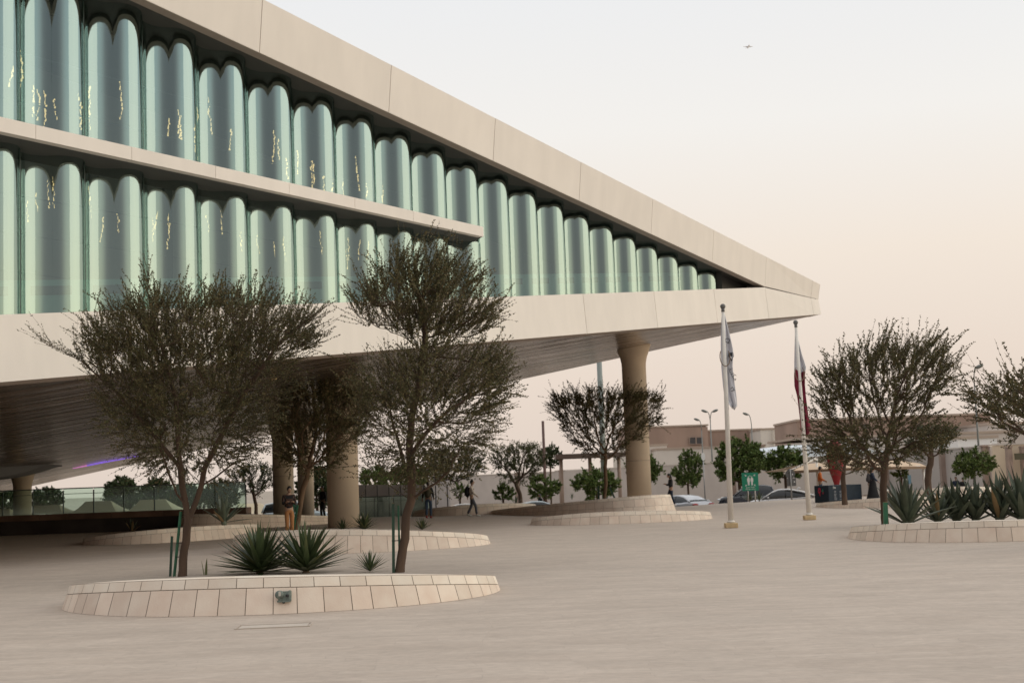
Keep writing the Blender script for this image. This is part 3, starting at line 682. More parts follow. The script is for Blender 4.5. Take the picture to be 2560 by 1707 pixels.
# ------------------------------------------------------------------ trees
rng = np.random.default_rng(7)
m_bark = mat('bark_brown', (.085, .052, .033), .9, var=.3, scale=6, stretch=(1, 1, .25), bump=.5, bscale=22)
m_bark_l = mat('bark_tan', (.17, .105, .06), .9, var=.25, scale=6, stretch=(1, 1, .25), bump=.4, bscale=22)
m_twig = mat('twig_brown', (.085, .058, .038), .9, island=.3)
def leafmat(name, c, isl=.45):
    m = mat(name, c, .62, island=isl, var=.22, scale=1.3, spec=.25)
    return m
m_leafA = leafmat('acacia_leaf', (.095, .094, .040)); m_leafA2 = leafmat('acacia_leaf_dry', (.16, .125, .06))
m_leafG = leafmat('broad_leaf', (.085, .13, .034)); m_leafG2 = leafmat('broad_leaf_light', (.16, .20, .06))
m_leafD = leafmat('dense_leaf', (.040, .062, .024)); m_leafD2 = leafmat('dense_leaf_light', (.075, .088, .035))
def colonize(trunk, attr, D, di, dk, up=.12, maxit=160, par=None):
    nodes = [np.array(p, float) for p in trunk]
    N = np.array(nodes); attr = attr.copy()
    d = np.linalg.norm(attr[:, None]-N[None], axis=2); bi = d.argmin(1); bd = d.min(1)
    pars = list(par); 
    for it in range(maxit):
        if len(attr) == 0: break
        act = bd < di*(1.0 if it > 12 else 3.0)
        if not act.any(): break
        ids = bi[act]; dirs = attr[act]-N[ids]; dirs /= np.linalg.norm(dirs, axis=1)[:, None]+1e-9
        acc = np.zeros_like(N); np.add.at(acc, ids, dirs); u = np.unique(ids)
        g = acc[u]; g /= np.linalg.norm(g, axis=1)[:, None]+1e-9
        g += np.array([0, 0, up]) + rng.normal(0, .16, g.shape); g /= np.linalg.norm(g, axis=1)[:, None]
        new = N[u]+g*D
        o = len(N); N = np.vstack([N, new]); pars += list(u)
        dn = np.linalg.norm(attr[:, None]-new[None], axis=2); mi = dn.argmin(1); md = dn.min(1)
        better = md < bd; bd = np.where(better, md, bd); bi = np.where(better, o+mi, bi)
        keep = bd > dk; attr, bd, bi = attr[keep], bd[keep], bi[keep]
        if len(N) > 9000: break
    return N, np.array(pars)
def tube_np(paths, sides):
    """paths: list of (pts (k,3), radii (k,)) -> V, F"""
    Vs = []; Fs = []; o = 0
    ang = np.arange(sides)*2*np.pi/sides; ca, sa = np.cos(ang), np.sin(ang)
    for pts, rad in paths:
        k = len(pts); t = np.gradient(pts, axis=0); t /= np.linalg.norm(t, axis=1)[:, None]+1e-9
        ref = np.array([1., 0, 0]) if abs(t[0, 0]) < .8 else np.array([0, 1., 0])
        a = ref-t*(t@ref)[:, None]; a /= np.linalg.norm(a, axis=1)[:, None]+1e-9; b = np.cross(t, a)
        V = pts[:, None]+(a[:, None]*ca[None, :, None]+b[:, None]*sa[None, :, None])*rad[:, None, None]
        Vs.append(V.reshape(-1, 3))
        i = np.arange(k-1)[:, None]*sides; j = np.arange(sides)[None]; j2 = (j+1) % sides
        Fs.append(np.stack([i+j, i+j2, i+sides+j2, i+sides+j], -1).reshape(-1, 4)+o); o += k*sides
    return np.vstack(Vs), np.vstack(Fs)
def leaves_np(cen, axis, L, W, droop=0.0):
    n = len(cen); axis = axis+rng.normal(0, .85, (n, 3)); axis[:, 2] -= droop; axis /= np.linalg.norm(axis, axis=1)[:, None]+1e-9
    r = rng.normal(0, 1, (n, 3)); s = np.cross(axis, r); s /= np.linalg.norm(s, axis=1)[:, None]+1e-9
    L = L*rng.uniform(.6, 1.3, n)[:, None]; W = W*rng.uniform(.7, 1.25, n)[:, None]
    nn = np.cross(axis, s)
    V = np.stack([cen, cen+axis*L*.45+s*W*.5+nn*L*.06, cen+axis*L, cen+axis*L*.45-s*W*.5+nn*L*.06], 1).reshape(-1, 3)
    F = np.arange(4*n).reshape(n, 4)
    return V, F
def tree(name, label, base, trunk, rows, Y, na=1500, D=.17, di=1.3, dk=.26, twigs=2, twl=(.25, .55), tww=.0042, leaf=(.03, .014), per=7, tip_r=.006, base_r=.10, depth=.42, dens=None,
         mats=None, bark=None, group=None, cat='tree', up=.12, outb=.6, upb=.35, droop=0.0, shoots=0, shl=(.5, 1.1), pp=2.3, mid_shift=0.0, seed=1, clump=0.0, shrink=None, forks=(), jit=.36, wind=(0, 0, 0)):
    """base: world point; trunk: list of photo places up the stem at distance Y; rows: crown outline in the photo (y, x left, x right) at distance Y"""
    global rng
    rng = np.random.default_rng(seed)
    base = Vector(base); Y0 = base.y
    T = [np.array(P(px, py, Y0)-base) for px, py in trunk]; T = [np.array((0, 0, -.08))]+T
    # resample the trunk
    tp = [T[0]]; tpar = [-1]
    def grow_to(a, b, par_):
        n = max(1, int(np.linalg.norm(b-a)/D))
        for k in range(n): tpar.append(par_); tp.append(a+(b-a)*(k+1)/n+rng.normal(0, .004, 3)); par_ = len(tp)-1
        return par_
    last = 0
    for a, b in zip(T[:-1], T[1:]): last = grow_to(a, b, last)
    nmain = len(tp)+3
    for (fx, fy), dep, pts_ in forks:           # further stems: where they leave the trunk, how far they lean towards or away, their course
        f0 = np.array(P(fx, fy, Y0)-base); pi = int(np.argmin([np.linalg.norm(q-f0) for q in tp])); a = tp[pi]; par_ = pi
        for j, (qx, qy) in enumerate(pts_):
            b = np.array(P(qx, qy, Y0)-base)+np.array([0, dep*(j+1)/len(pts_), 0]); par_ = grow_to(a, b, par_); a = b
    R3 = [(np.array(P(xl, y, Y0)-base), np.array(P(xr, y, Y0)-base)) for y, xl, xr in rows]
    zs = np.array([(a[2]+b[2])/2 for a, b in R3]); x0 = np.array([a[0] for a, b in R3]); x1 = np.array([b[0] for a, b in R3])
    o = np.argsort(zs); zs, x0, x1 = zs[o], x0[o], x1[o]
    sh_ = shrink if shrink is not None else twl[1]*.55
    zs = np.where(zs > zs.mean(), zs-sh_*1.15*(zs-zs.mean())/(zs[-1]-zs.mean()), zs); m_ = np.minimum(sh_*.7, (x1-x0)*.2); x0, x1 = x0+m_, x1-m_
    dw = np.interp(np.linspace(0, 1, 60), np.linspace(0, 1, len(zs)), (x1-x0)*(np.array(dens)[::-1] if dens is not None else 1.0))
    pz = (dw+.05)**1.6; pz /= pz.sum()
    zz = np.interp(np.clip(rng.choice(60, na*3, p=pz)/59+rng.uniform(-.01, .01, na*3), 0, 1), np.linspace(0, 1, len(zs)), zs)
    lo, hi = np.interp(zz, zs, x0), np.interp(zz, zs, x1); w = (hi-lo)/2; c = (hi+lo)/2
    q = rng.uniform(0, 2*np.pi, na*3); r = np.sqrt(rng.uniform(.12, 1, na*3))
    A = np.stack([c+w*r*np.cos(q), w*depth*2*r*np.sin(q)+mid_shift, zz], 1)
    if clump:                                            # drop attractors in random pockets so the crown has gaps
        ctr = A[rng.choice(len(A), 22)]
        dd = np.linalg.norm(A[:, None]-ctr[None], axis=2).min(1); A = A[dd > clump]
    A = A[:na]
    N, par = colonize(tp, A, D, di, dk, up, par=tpar)
    n = len(N); kids = [[] for _ in range(n)]
    for i in range(1, n): kids[par[i]].append(i)
    rad = np.zeros(n)
    for i in range(n-1, -1, -1):
        rad[i] = tip_r if not kids[i] else sum(rad[k]**pp for k in kids[i])**(1/pp)
    sc = base_r/rad[0]
    f = np.clip((rad-tip_r)/(rad[0]-tip_r+1e-9), 0, 1); rad = tip_r+(base_r-tip_r)*f**.9
    paths = []; stack = [(0, None)]
    while stack:
        s, pa = stack.pop(); ch = [s] if pa is None else [pa, s]
        while kids[ch[-1]]:
            ks = sorted(kids[ch[-1]], key=lambda k: -rad[k]); 
            for k in ks[1:]: stack.append((k, ch[-1]))
            ch.append(ks[0])
        rr = rad[ch].copy()
        if pa is not None: rr[0] = min(rr[0], rr[1]*1.15)
        if pa is None: rr[0] *= 1.25; rr[1:3] *= 1.06
        if len(ch) > 1: paths.append((N[ch], rr))
    # limbs = thick paths with more sides
    big = [p for p in paths if p[1].max() > base_r*.2]; small = [p for p in paths if p[1].max() <= base_r*.2]
    Vb, Fb = tube_np(big, 8)
    # twigs
    nd = np.where(rad < tip_r*5.0)[0]; nd = nd[nd > nmain]
    gd = N[nd]-N[par[nd]]; gd /= np.linalg.norm(gd, axis=1)[:, None]+1e-9
    cc = np.array([np.interp(np.median(zs), zs, (x0+x1)/2), mid_shift, zs[0]+.25*(zs[-1]-zs[0])])
    tw = []; LV = []; LA = []
    def add_twigs(idx, cnt, ll, lw, nl, bias_up):
        src = np.repeat(idx, cnt); p0 = N[nd[src]]; g = gd[src]
        outw = p0-cc; outw /= np.linalg.norm(outw, axis=1)[:, None]+1e-9
        d = g*.55+outw*outb+np.array([0, 0, bias_up])+rng.normal(0, jit, p0.shape)+np.array(wind); d /= np.linalg.norm(d, axis=1)[:, None]
        L = rng.uniform(ll[0], ll[1], len(src)); K = 4
        bend = rng.normal(0, .25, p0.shape)+np.array([0, 0, .12-droop]); pts = [p0]; cur = d.copy()
        for k in range(K):
            cur = cur+bend/K; cur /= np.linalg.norm(cur, axis=1)[:, None]; pts.append(pts[-1]+cur*(L/K)[:, None])
        pts = np.stack(pts, 1)
        for k in range(len(src)): tw.append((pts[k], np.linspace(lw, lw*.35, K+1)))
        ph = np.sin(p0[:, 0]*5.1+seed)+np.sin(p0[:, 1]*4.3+2*seed)+np.sin(p0[:, 2]*5.7+3*seed)+rng.normal(0, .7, len(src)); kp = np.clip(.72+.33*ph, .18, 1)
        for k in range(nl):
            t = rng.uniform(.08, 1.0, len(src))*K; i = np.minimum(t.astype(int), K-1); fr = (t-i)[:, None]; ar = np.arange(len(src))
            m_ = rng.uniform(0, 1, len(src)) < kp; LV.append((pts[ar, i]*(1-fr)+pts[ar, i+1]*fr)[m_]); LA.append(cur[m_])
    ids = np.arange(len(nd)); add_twigs(ids, twigs, twl, tww, per, upb)
    if shoots:
        far = np.linalg.norm((N[nd]-cc)/np.array([1, 1, 1.0]), axis=1); sel = np.argsort(-far)[:max(10, len(nd)//3)]
        sel = rng.choice(sel, min(shoots, len(sel)), replace=False); add_twigs(sel, 1, shl, tww*1.25, int(per*2.2), upb*1.5)
    Vt, Ft = tube_np(small+tw, 3)
    LV = np.vstack(LV); LA = np.vstack(LA); Vl, Fl = leaves_np(LV, LA, leaf[0], leaf[1], droop)
    root = thing(name, label, cat, base, 0, group)
    lm = mats or [m_leafA, m_leafA2]
    mesh_np('trunk', Vb, Fb, bark or m_bark, root, smooth=True)
    V = np.vstack([Vt, Vl]); F = np.vstack([Ft, Fl+len(Vt)])
    lowish = (LV[:, 2]-zs[0])/(zs[-1]-zs[0]+1e-9)
    mi = np.concatenate([np.zeros(len(Ft), int), np.where(rng.uniform(0, 1, len(Fl)) < .35, 2, 1)])
    mesh_np('crown', V, F, [m_twig]+list(lm), root, mi=mi)
    return root
k2 = 2560/2352
def RW(l): return [(y*k2, a*k2, b*k2) for y, a, b in l]
GA = 'wispy desert trees in the stone planters'
b_ = pf(455, 1440)
tree('desert_tree', 'broad dark desert tree with two forking stems standing left in the nearest planter', b_, [(458, 1400), (464, 1350), (470, 1300), (464, 1262), (455, 1210), (450, 1150), (446, 1090)],
     RW([(640, 330, 360), (655, 500, 600), (680, 240, 660), (720, 185, 735), (760, 165, 755), (800, 180, 735), (850, 195, 700), (900, 205, 680), (950, 215, 650), (1000, 235, 640), (1040, 265, 610), (1080, 330, 540)]), 20,
     na=2700, D=.14, di=1.2, dk=.165, twigs=3, twl=(.28, .68), tww=.0034, leaf=(.037, .021), per=40, jit=.24, shrink=.34, tip_r=.004, base_r=.080, shoots=460, shl=(.45, .95), clump=.13, outb=.8, upb=.15, dens=[.25, .3, .4, .55, .7, .85, 1, 1.1, 1.1, 1.1, 1, .6], group=GA, seed=3, wind=(.22, 0, .0), forks=[((470, 1300), .15, [(486, 1262), (502, 1215), (508, 1170), (525, 1110)]), ((464, 1262), -.35, [(446, 1235), (428, 1180), (415, 1130)]), ((502, 1215), .5, [(535, 1190), (580, 1150)]), ((428, 1180), -.25, [(380, 1080), (300, 985), (210, 905), (125, 862)]), ((450, 1150), .1, [(440, 1000), (400, 850), (370, 745), (366, 690)]), ((508, 1170), -.2, [(600, 1000), (700, 860), (790, 790)])])
b_ = pf(998, 1430)
tree('desert_tree', 'tall leaning desert tree with a spire top and green stakes, right in the nearest planter', b_, [(1004, 1390), (1012, 1345), (1016, 1290), (1028, 1250), (1030, 1190), (1024, 1120), (1030, 1040), (1048, 960), (1063, 890), (1062, 820), (1052, 760)],
     RW([(545, 910, 975), (565, 880, 1040), (604, 840, 1095), (657, 810, 1120), (710, 775, 1160), (755, 835, 1165), (790, 960, 1075), (828, 850, 1185), (867, 800, 1195), (920, 790, 1185), (973, 808, 1172), (1026, 822, 1140), (1079, 845, 1070), (1105, 880, 1010)]), 20,
     na=2700, D=.14, di=1.2, dk=.165, twigs=3, twl=(.28, .68), tww=.0034, leaf=(.037, .021), per=40, jit=.24, shrink=.34, tip_r=.004, base_r=.082, shoots=460, shl=(.45, .95), clump=.13, outb=.8, upb=.15, dens=[.3, .5, .65, .75, .8, .7, .2, .85, 1.1, 1.1, 1.1, 1, .9, .5], group=GA, bark=m_bark, seed=5, wind=(.38, 0, 0), forks=[((1028, 1250), .3, [(1005, 1235), (970, 1212), (925, 1190)]), ((1028, 1245), -.3, [(1055, 1228), (1095, 1205), (1130, 1170)]), ((1030, 1200), .35, [(1010, 1160), (995, 1110), (975, 1050)]), ((1026, 1140), -.4, [(1060, 1090), (1110, 1040)])])
b_ = p2(738, 1332)
tree('desert_tree', 'smaller olive desert tree in the second planter, between the two nearest trees', b_, [(745, 1300), (752, 1250), (758, 1220), (768, 1195)],
     RW([(800, 690, 800), (860, 640, 830), (910, 615, 850), (960, 605, 870), (1010, 610, 850), (1050, 630, 800), (1085, 660, 760)]), 35,
     na=1900, D=.19, di=1.5, dk=.22, twigs=3, twl=(.28, .65), tww=.005, leaf=(.062, .034), per=36, tip_r=.006, base_r=.10, shoots=160, group=GA, bark=m_bark_l, mats=[m_leafA2, m_leafD2], seed=8)
b_ = PLANT['mid'][6](1508, 1274)
tree('desert_tree', 'small sparse desert tree in front of the slim right column', b_, [(1512, 1240), (1515, 1205), (1514, 1185)],
     RW([(880, 1290, 1320), (893, 1275, 1480), (915, 1240, 1535), (950, 1258, 1530), (990, 1280, 1515), (1025, 1310, 1470), (1055, 1345, 1440)]), 51,
     na=1300, D=.2, di=1.6, dk=.26, twigs=3, twl=(.25, .6), tww=.005, leaf=(.06, .036), per=34, tip_r=.005, base_r=.09, shoots=140, shl=(.5, 1.1), outb=.8, upb=.2, wind=(.1, 0, 0), group=GA, bark=m_bark_l, seed=11, dens=[.4, .6, .9, 1, 1, .9, .6])
b_ = pr_(2212, 1317)
tree('desert_tree', 'wide desert tree at the corner of the agave planter, right of the flagpoles', b_, [(2210, 1260), (2208, 1215), (2212, 1160), (2215, 1150)],
     RW([(733, 2125, 2150), (770, 2095, 2180), (790, 1965, 2190), (830, 1900, 2190), (860, 1870, 2195), (900, 1862, 2180), (940, 1860, 2150), (985, 1855, 2190), (1020, 1850, 2200), (1050, 1885, 2130), (1075, 1960, 2060)]), 33,
     na=2100, D=.17, di=1.4, dk=.22, twigs=3, twl=(.2, .5), tww=.005, leaf=(.055, .031), per=28, tip_r=.0055, base_r=.10, shoots=300, shl=(.5, 1.1), clump=.16, outb=.9, upb=.15, wind=(.25, 0, 0), jit=.27, group=GA, seed=13, dens=[.3, .5, .7, .9, 1, 1, 1, 1, 1, .9, .5])
b_ = G(2660, 1340, .2)
tree('desert_tree', 'spreading desert tree reaching in from the right edge of the photo', b_, [(2650, 1260), (2640, 1190), (2620, 1130)],
     RW([(835, 2290, 2520), (870, 2225, 2640), (910, 2200, 2660), (950, 2225, 2650), (990, 2290, 2620), (1030, 2370, 2560)]), 36,
     na=1700, D=.19, di=1.6, dk=.23, twigs=3, twl=(.2, .5), tww=.005, leaf=(.054, .03), per=26, tip_r=.0055, base_r=.12, shoots=180, group=GA, seed=17)
b_ = PLANT['small'][6](2112, 1256)
tree('desert_tree', 'thin small tree standing in front of the dark kiosk box', b_, [(2110, 1225), (2107, 1195), (2110, 1175)],
     [(1095, 2060, 2180), (1120, 2025, 2215), (1150, 2025, 2205), (1175, 2050, 2180), (1195, 2080, 2150)], 55,
     na=420, D=.22, di=1.8, dk=.34, twigs=3, twl=(.25, .6), tww=.007, leaf=(.085, .038), per=13, tip_r=.008, base_r=.09, group=GA, seed=19)
b_ = PLANT['far'][6](2322, 1236)
tree('desert_tree', 'dense dark round-crowned tree behind the agaves at right', b_, [(2320, 1200), (2322, 1172), (2326, 1160)],
     [(1055, 2280, 2380), (1075, 2258, 2400), (1100, 2252, 2395), (1130, 2262, 2385), (1155, 2290, 2355)], 66,
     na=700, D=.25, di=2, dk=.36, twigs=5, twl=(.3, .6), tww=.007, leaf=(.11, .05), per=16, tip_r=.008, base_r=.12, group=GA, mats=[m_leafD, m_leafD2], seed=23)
b_ = PLANT['walk'][6](1302, 1260)
tree('desert_tree', 'dark umbrella-shaped tree behind the walking student', b_, [(1300, 1235), (1290, 1210), (1296, 1200)],
     [(1103, 1285, 1335), (1115, 1235, 1365), (1140, 1215, 1378), (1165, 1225, 1372), (1190, 1240, 1352), (1205, 1262, 1330)], 76,
     na=900, D=.25, di=2, dk=.36, twigs=4, twl=(.3, .7), tww=.008, leaf=(.13, .06), per=14, tip_r=.009, base_r=.14, group=GA, mats=[m_leafD2, m_leafA], seed=29)
b_ = PLANT['walk'][6](1104, 1268)
tree('desert_tree', 'dark forked tree half hidden behind the spire-topped tree', b_, [(1106, 1250), (1108, 1232)],
     [(1110, 1090, 1200), (1140, 1060, 1225), (1170, 1050, 1225), (1195, 1060, 1200), (1212, 1085, 1160)], 75,
     na=800, D=.25, di=2, dk=.36, twigs=4, twl=(.3, .7), tww=.008, leaf=(.13, .06), per=14, tip_r=.009, base_r=.15, group=GA, mats=[m_leafD2, m_leafA], seed=31)
b_ = PLANT['under'][6](640, 1283)
tree('desert_tree', 'dark tree in the shade under the library left of the columns', b_, [(640, 1262), (635, 1240)],
     [(1150, 600, 690), (1180, 565, 700), (1205, 560, 705), (1225, 585, 690), (1238, 610, 665)], 68,
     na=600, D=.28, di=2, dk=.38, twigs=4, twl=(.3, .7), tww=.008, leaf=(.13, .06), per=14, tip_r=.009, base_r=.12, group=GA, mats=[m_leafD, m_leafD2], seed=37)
# ------------------------------------------------------------------ leafy trees along the perimeter wall and beyond
GB = 'leafy green trees along the perimeter wall'
def leafy(label, box, Y, seed, trunk_to=None, mats=None, na=260, leaf=None, per=28, group=GB, cl=.07, name='leafy_tree', x=None, gz=None, flat=False):
    x0, y0, x1, y1 = box; px = x if x else (x0+x1)/2
    gz = ROADZ if gz is None else gz
    v = ray(px, 1200); b = Vector((v.x*Y, Y, gz))
    h = y1-y0; w = x1-x0; r = random.Random(seed)
    ft = lambda f: y0+h*f
    rows = [(ft(0), x0+w*r.uniform(.3, .45), x0+w*r.uniform(.5, .65)), (ft(.14), x0+w*r.uniform(.12, .25), x1-w*r.uniform(.15, .3)), (ft(.38), x0+w*.04, x1-w*r.uniform(0, .1)), (ft(.62), x0, x1), (ft(.84), x0+w*r.uniform(.03, .14), x1-w*r.uniform(.03, .12)), (ft(1), x0+w*.28, x1-w*.28)]
    s = Y/FPX; sz = max(.16, w*s/14)
    lf = leaf or (sz*.74, sz*.42)
    return tree(name, label, b, [(px, y1-h*.02)], rows, Y, na=na, D=sz*1.0, di=sz*9, dk=sz*1.25, twigs=3, twl=(sz*.9, sz*2.0), tww=.012, leaf=lf, per=per, tip_r=.012, base_r=max(.07, w*s*.03), group=group, mats=mats or [m_leafG, m_leafG2], seed=seed, shoots=20, shl=(sz*2, sz*3), upb=.2, clump=cl*w*s)
leafy('light green tree against the perimeter wall, right of the umbrella-shaped tree', (1316, 1181, 1404, 1247), 112, 41, cl=.12)
leafy('bushy green tree behind the trunk of the small sparse tree', (1432, 1168, 1556, 1242), 110, 42, cl=.1, na=360)
leafy('green tree half hidden by the slim right column', (1558, 1130, 1662, 1212), 112, 43, cl=.1)
leafy('green tree with slender stems near the silver sedan', (1677, 1122, 1763, 1216), 108, 44, cl=.12, na=330)
leafy('big dense green tree above the dark pickup', (1782, 1090, 1915, 1207), 112, 45, na=520)
leafy('rounded green tree between the flagpoles, right of the biggest leafy tree', (1905, 1112, 2022, 1198), 114, 46, na=420)
leafy('leafy tree with drooping leaves by the sunlit wall corner', (2380, 1122, 2490, 1192), 74, 47, na=340, cl=.1, x=2436, gz=.4)
leafy('little green tree beside the canopy post', (2233, 1168, 2274, 1204), 88, 48, na=120)
leafy('small green shrub behind the planter of the walking student', (1230, 1206, 1286, 1254), 92, 49, na=160, cl=.1)
leafy('low green shrub left of the walking student', (1128, 1205, 1172, 1250), 94, 50, na=130)
leafy('bright green tree showing above the grey panel fence', (895, 1165, 985, 1222), 120, 51, na=300)
leafy('green tree above the grey fence behind the spire-topped tree', (975, 1150, 1080, 1225), 124, 52, na=300)
leafy('dark green tree far behind the umbrella-shaped tree', (1340, 1108, 1412, 1170), 150, 53, na=260, mats=[m_leafD, m_leafD2])
GC = 'dense trees beyond the car park tents'
for lab, bx, Y, sd_, n_ in [('rounded dense tree above the tents, the larger of a close pair', (255, 1188, 352, 1275), 150, 61, 480), ('rounded dense tree above the tents, the right one of a close pair', (340, 1190, 440, 1280), 156, 62, 460),
        ('dark tree beside the far left column', (74, 1216, 160, 1272), 130, 63, 320), ('dark tree left of the far left column at the photo edge', (-30, 1212, 50, 1275), 128, 64, 300),
        ('olive tree seen between the nearest trunk and the yuccas', (496, 1196, 604, 1272), 118, 65, 380), ('dark tree behind the trunk of the broad nearest tree', (420, 1205, 510, 1285), 140, 66, 380), ('dark tree seen between the thick columns', (735, 1160, 850, 1265), 110, 67, 420)]:
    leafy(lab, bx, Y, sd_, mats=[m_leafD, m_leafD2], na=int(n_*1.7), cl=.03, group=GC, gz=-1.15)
# ------------------------------------------------------------------ stakes, spotlight, flagpoles, flags
m_stake = mat('stake_green', (.020, .12, .06), .45, var=.2, scale=5)
m_stake_d = mat('stake_dark_green', (.018, .055, .032), .55, var=.25, scale=5)
def stake(p0, p1, w, label, dark=False, tie=None):
    p0, p1 = Vector(p0), Vector(p1); d = (p1-p0); L = d.length
    M = d.to_track_quat('Z', 'Y').to_matrix().to_4x4()
    mb = MB(); mb.box((0, 0, L/2), (w, w, L)); mb.box((0, 0, L-.004), (w*.8, w*.8, .02), mi=1)
    mb.v = [tuple(M @ Vector(v)) for v in mb.v]
    o = thing('tree_stake', label, 'stake', p0, 0, 'green stakes beside the young trees')
    mb.build('post', [m_stake_d if dark else m_stake, mat('cut_wood', (.30, .18, .07), .8)], o)
    if tie:
        t = MB()
        for f in tie:
            c = d*f; t.tube([c+Vector((math.cos(q)*w*1.6+w*1.0, math.sin(q)*w*1.6, 0)) for q in np.linspace(0, 2*math.pi, 13)], .006, 5)
        t.build('tie', mat('tie_black', (.03, .03, .03), .7), o)
f0 = pf(425, 1440); Yt = f0.y
stake(f0-Vector((0, 0, .1)), P(430, 1340, Yt), .042, 'short green stake with a brown cut top, leftmost in the nearest planter', True)
f0 = pf(434, 1440); stake(f0-Vector((0, 0, .1)), P(452, 1278, f0.y-.1), .04, 'long bright green stake leaning on the broad left tree', tie=(.35, .55, .78))
f0 = pf(985, 1430); stake(f0+Vector((0, -.12, -.1)), P(983, 1258, f0.y-.12), .05, 'dark green upright stake left of the leaning trunk in the nearest planter', True, tie=(.5,))
f0 = pf(1001, 1428); stake(f0+Vector((0, -.15, -.1)), P(996, 1262, f0.y-.15), .035, 'thin green stake right beside the leaning trunk in the nearest planter')
f0 = p2(731, 1333); stake(f0+Vector((0, -.3, -.1)), P(737, 1245, f0.y-.3), .075, 'light green stake in the second planter in front of the standing boy', tie=(.5,))
stake(f0+Vector((.03, -.2, -.1)), P(744, 1262, f0.y-.2), .075, 'shorter light green stake leaning on the tree in the second planter')
f0 = PLANT['mid'][6](1498, 1274); stake(f0-Vector((0, 0, .1)), P(1496, 1214, f0.y), .09, 'upright green stake left of the small sparse tree', True)
f0 = PLANT['mid'][6](1551, 1272); stake(f0-Vector((0, 0, .1)), P(1524, 1217, f0.y), .08, 'green stake leaning towards the small sparse tree from the right', True)
f0 = pr_(2209, 1318); stake(f0+Vector((0, -.2, -.1)), P(2213, 1255, f0.y-.2), .10, 'green stake at the foot of the wide tree by the agaves')
# spotlight on the front planter wall
sp_ = P(711, 1487, PLANT['front'][0].y-PLANT['front'][4]+.06)
t_ = thing('spotlight', 'small grey-green wall spotlight bolted to the front of the nearest planter', 'lamp', sp_)
m_sp = mat('patina_metal', (.20, .24, .215), .5, .3, var=.35, scale=18, bump=.4, bscale=80)
mb = MB(); mb.box((.01, -.02, -.01), (.165, .07, .125)); mb.box((0, -.03, -.075), (.17, .075, .018)); mb.box((.075, -.03, .0), (.02, .085, .125)); mb.build('box', m_sp, t_)
mb = MB(); mb.tube([(-.045, -.03, .02), (-.05, -.12, .015)], [.045, .055], 14); mb.build('lamp_head', m_sp, t_)
mb = MB(); mb.box((-.04, -.125, .03), (.03, .015, .06)); mb.build('bracket', mat('pale_metal', (.55, .54, .48), .4, .4), t_)
mb = MB(); mb.tube([(.03, -.075, 0), (.07, -.075, 0)], .014, 8); mb.ball((-.005, -.04, -.09), (.02, .02, .014), 8); mb.build('cable_gland', mat('black_rubber', (.02, .02, .02), .6), t_)
m_pole = mat('white_paint', (.78, .74, .68), .35, var=.04, scale=3)
m_ball = mat('finial_grey', (.14, .135, .13), .5)
m_base = mat('sandstone_base', (.58, .43, .24), .7, var=.12, scale=8)
m_rope = mat('rope_brown', (.20, .14, .10), .8)
def flagpole(bx, by, tx, ty, label, ropez):
    b = G(bx, by); top = P(tx, ty, b.y)-b
    o = thing('flagpole', label, 'flagpole', b, 0, 'white flagpoles on the plaza')
    M = top.to_track_quat('Z', 'Y').to_matrix().to_4x4(); L = top.length
    mb = MB(); mb.tube([Vector((0, 0, 0)), top*.6, top*.985], [.086, .066, .045], 16); mb.lathe((0, 0, .0), [(.12, .16), (.12, .20), (.09, .22)], 16); mb.build('pole', m_pole, o)
    mb = MB(); mb.ball(top, .083, 14); mb.tube([top*.975, top*.99], .052, 10); mb.build('finial', m_ball, o)
    mb = MB(); mb.box((0, 0, .075), (.37, .37, .15)); q = mb.build('base', m_base, o)
    bv = q.modifiers.new('bevel', 'BEVEL'); bv.width = .02; bv.segments = 2
    mb = MB(); c = top*(ropez/L)
    pts = [c+Vector((.15*math.sin(a)*(1.0), -.06-.05*math.cos(a), .28*(-math.cos(a)) if abs(a) < 1.2 else .28*(-math.cos(a))*1.0)) for a in np.linspace(-2.3, 2.3, 20)]
    mb.tube(pts, .014, 6); mb.build('rope_loop', m_rope, o)
    return b, top
b1, t1 = flagpole(1828, 1319, 1807, 766, 'front white flagpole carrying the white lettered flag', 5.1)
b2, t2 = flagpole(2024, 1299, 1989, 806, 'rear white flagpole carrying the white and maroon flag', 4.85)
def flag_cloth(name, label, b, top, Zt, rows, mats_fn, mats, text=None):
    """hanging cloth: rows of (drop from the top in m, left edge, right edge) around the pole line; two folds, some thickness"""
    mb = MB(); n = 12; V = []; hs = [r[0] for r in rows]; K = 26
    for i in range(K+1):
        h = hs[-1]*i/K; l = np.interp(h, hs, [r[1] for r in rows]); r = np.interp(h, hs, [r[2] for r in rows])
        c = top*((Zt-h)/top.length)
        for j in range(n+1):
            u = j/n; x = l+(r-l)*u; y = .07+.07*math.sin(u*9+h*1.4)+.05*math.sin(u*17+1-h*.8)*min(1, h)
            V.append(c+Vector((x, y, .05*math.sin(u*6+h*2)*min(1, h))))
    F = [(i*(n+1)+j, i*(n+1)+j+1, (i+1)*(n+1)+j+1, (i+1)*(n+1)+j) for i in range(K) for j in range(n)]
    mb.add(V, F, 0, True)
    for k, (i, j) in enumerate((i, j) for i in range(K) for j in range(n)): mb.m[k] = mats_fn(i/K, j/n)
    o = thing(name, label, 'flag', b, 0, 'flags hanging on the two flagpoles')
    q = mb.build('cloth', mats, o, fix=False); sol = q.modifiers.new('thickness', 'SOLIDIFY'); sol.thickness = .012
    return o
m_fw = mat('flag_white', (.72, .72, .76), .8); m_fm = mat('flag_maroon', (.20, .010, .035), .8); m_ink = mat('flag_ink', (.025, .03, .04), .8)
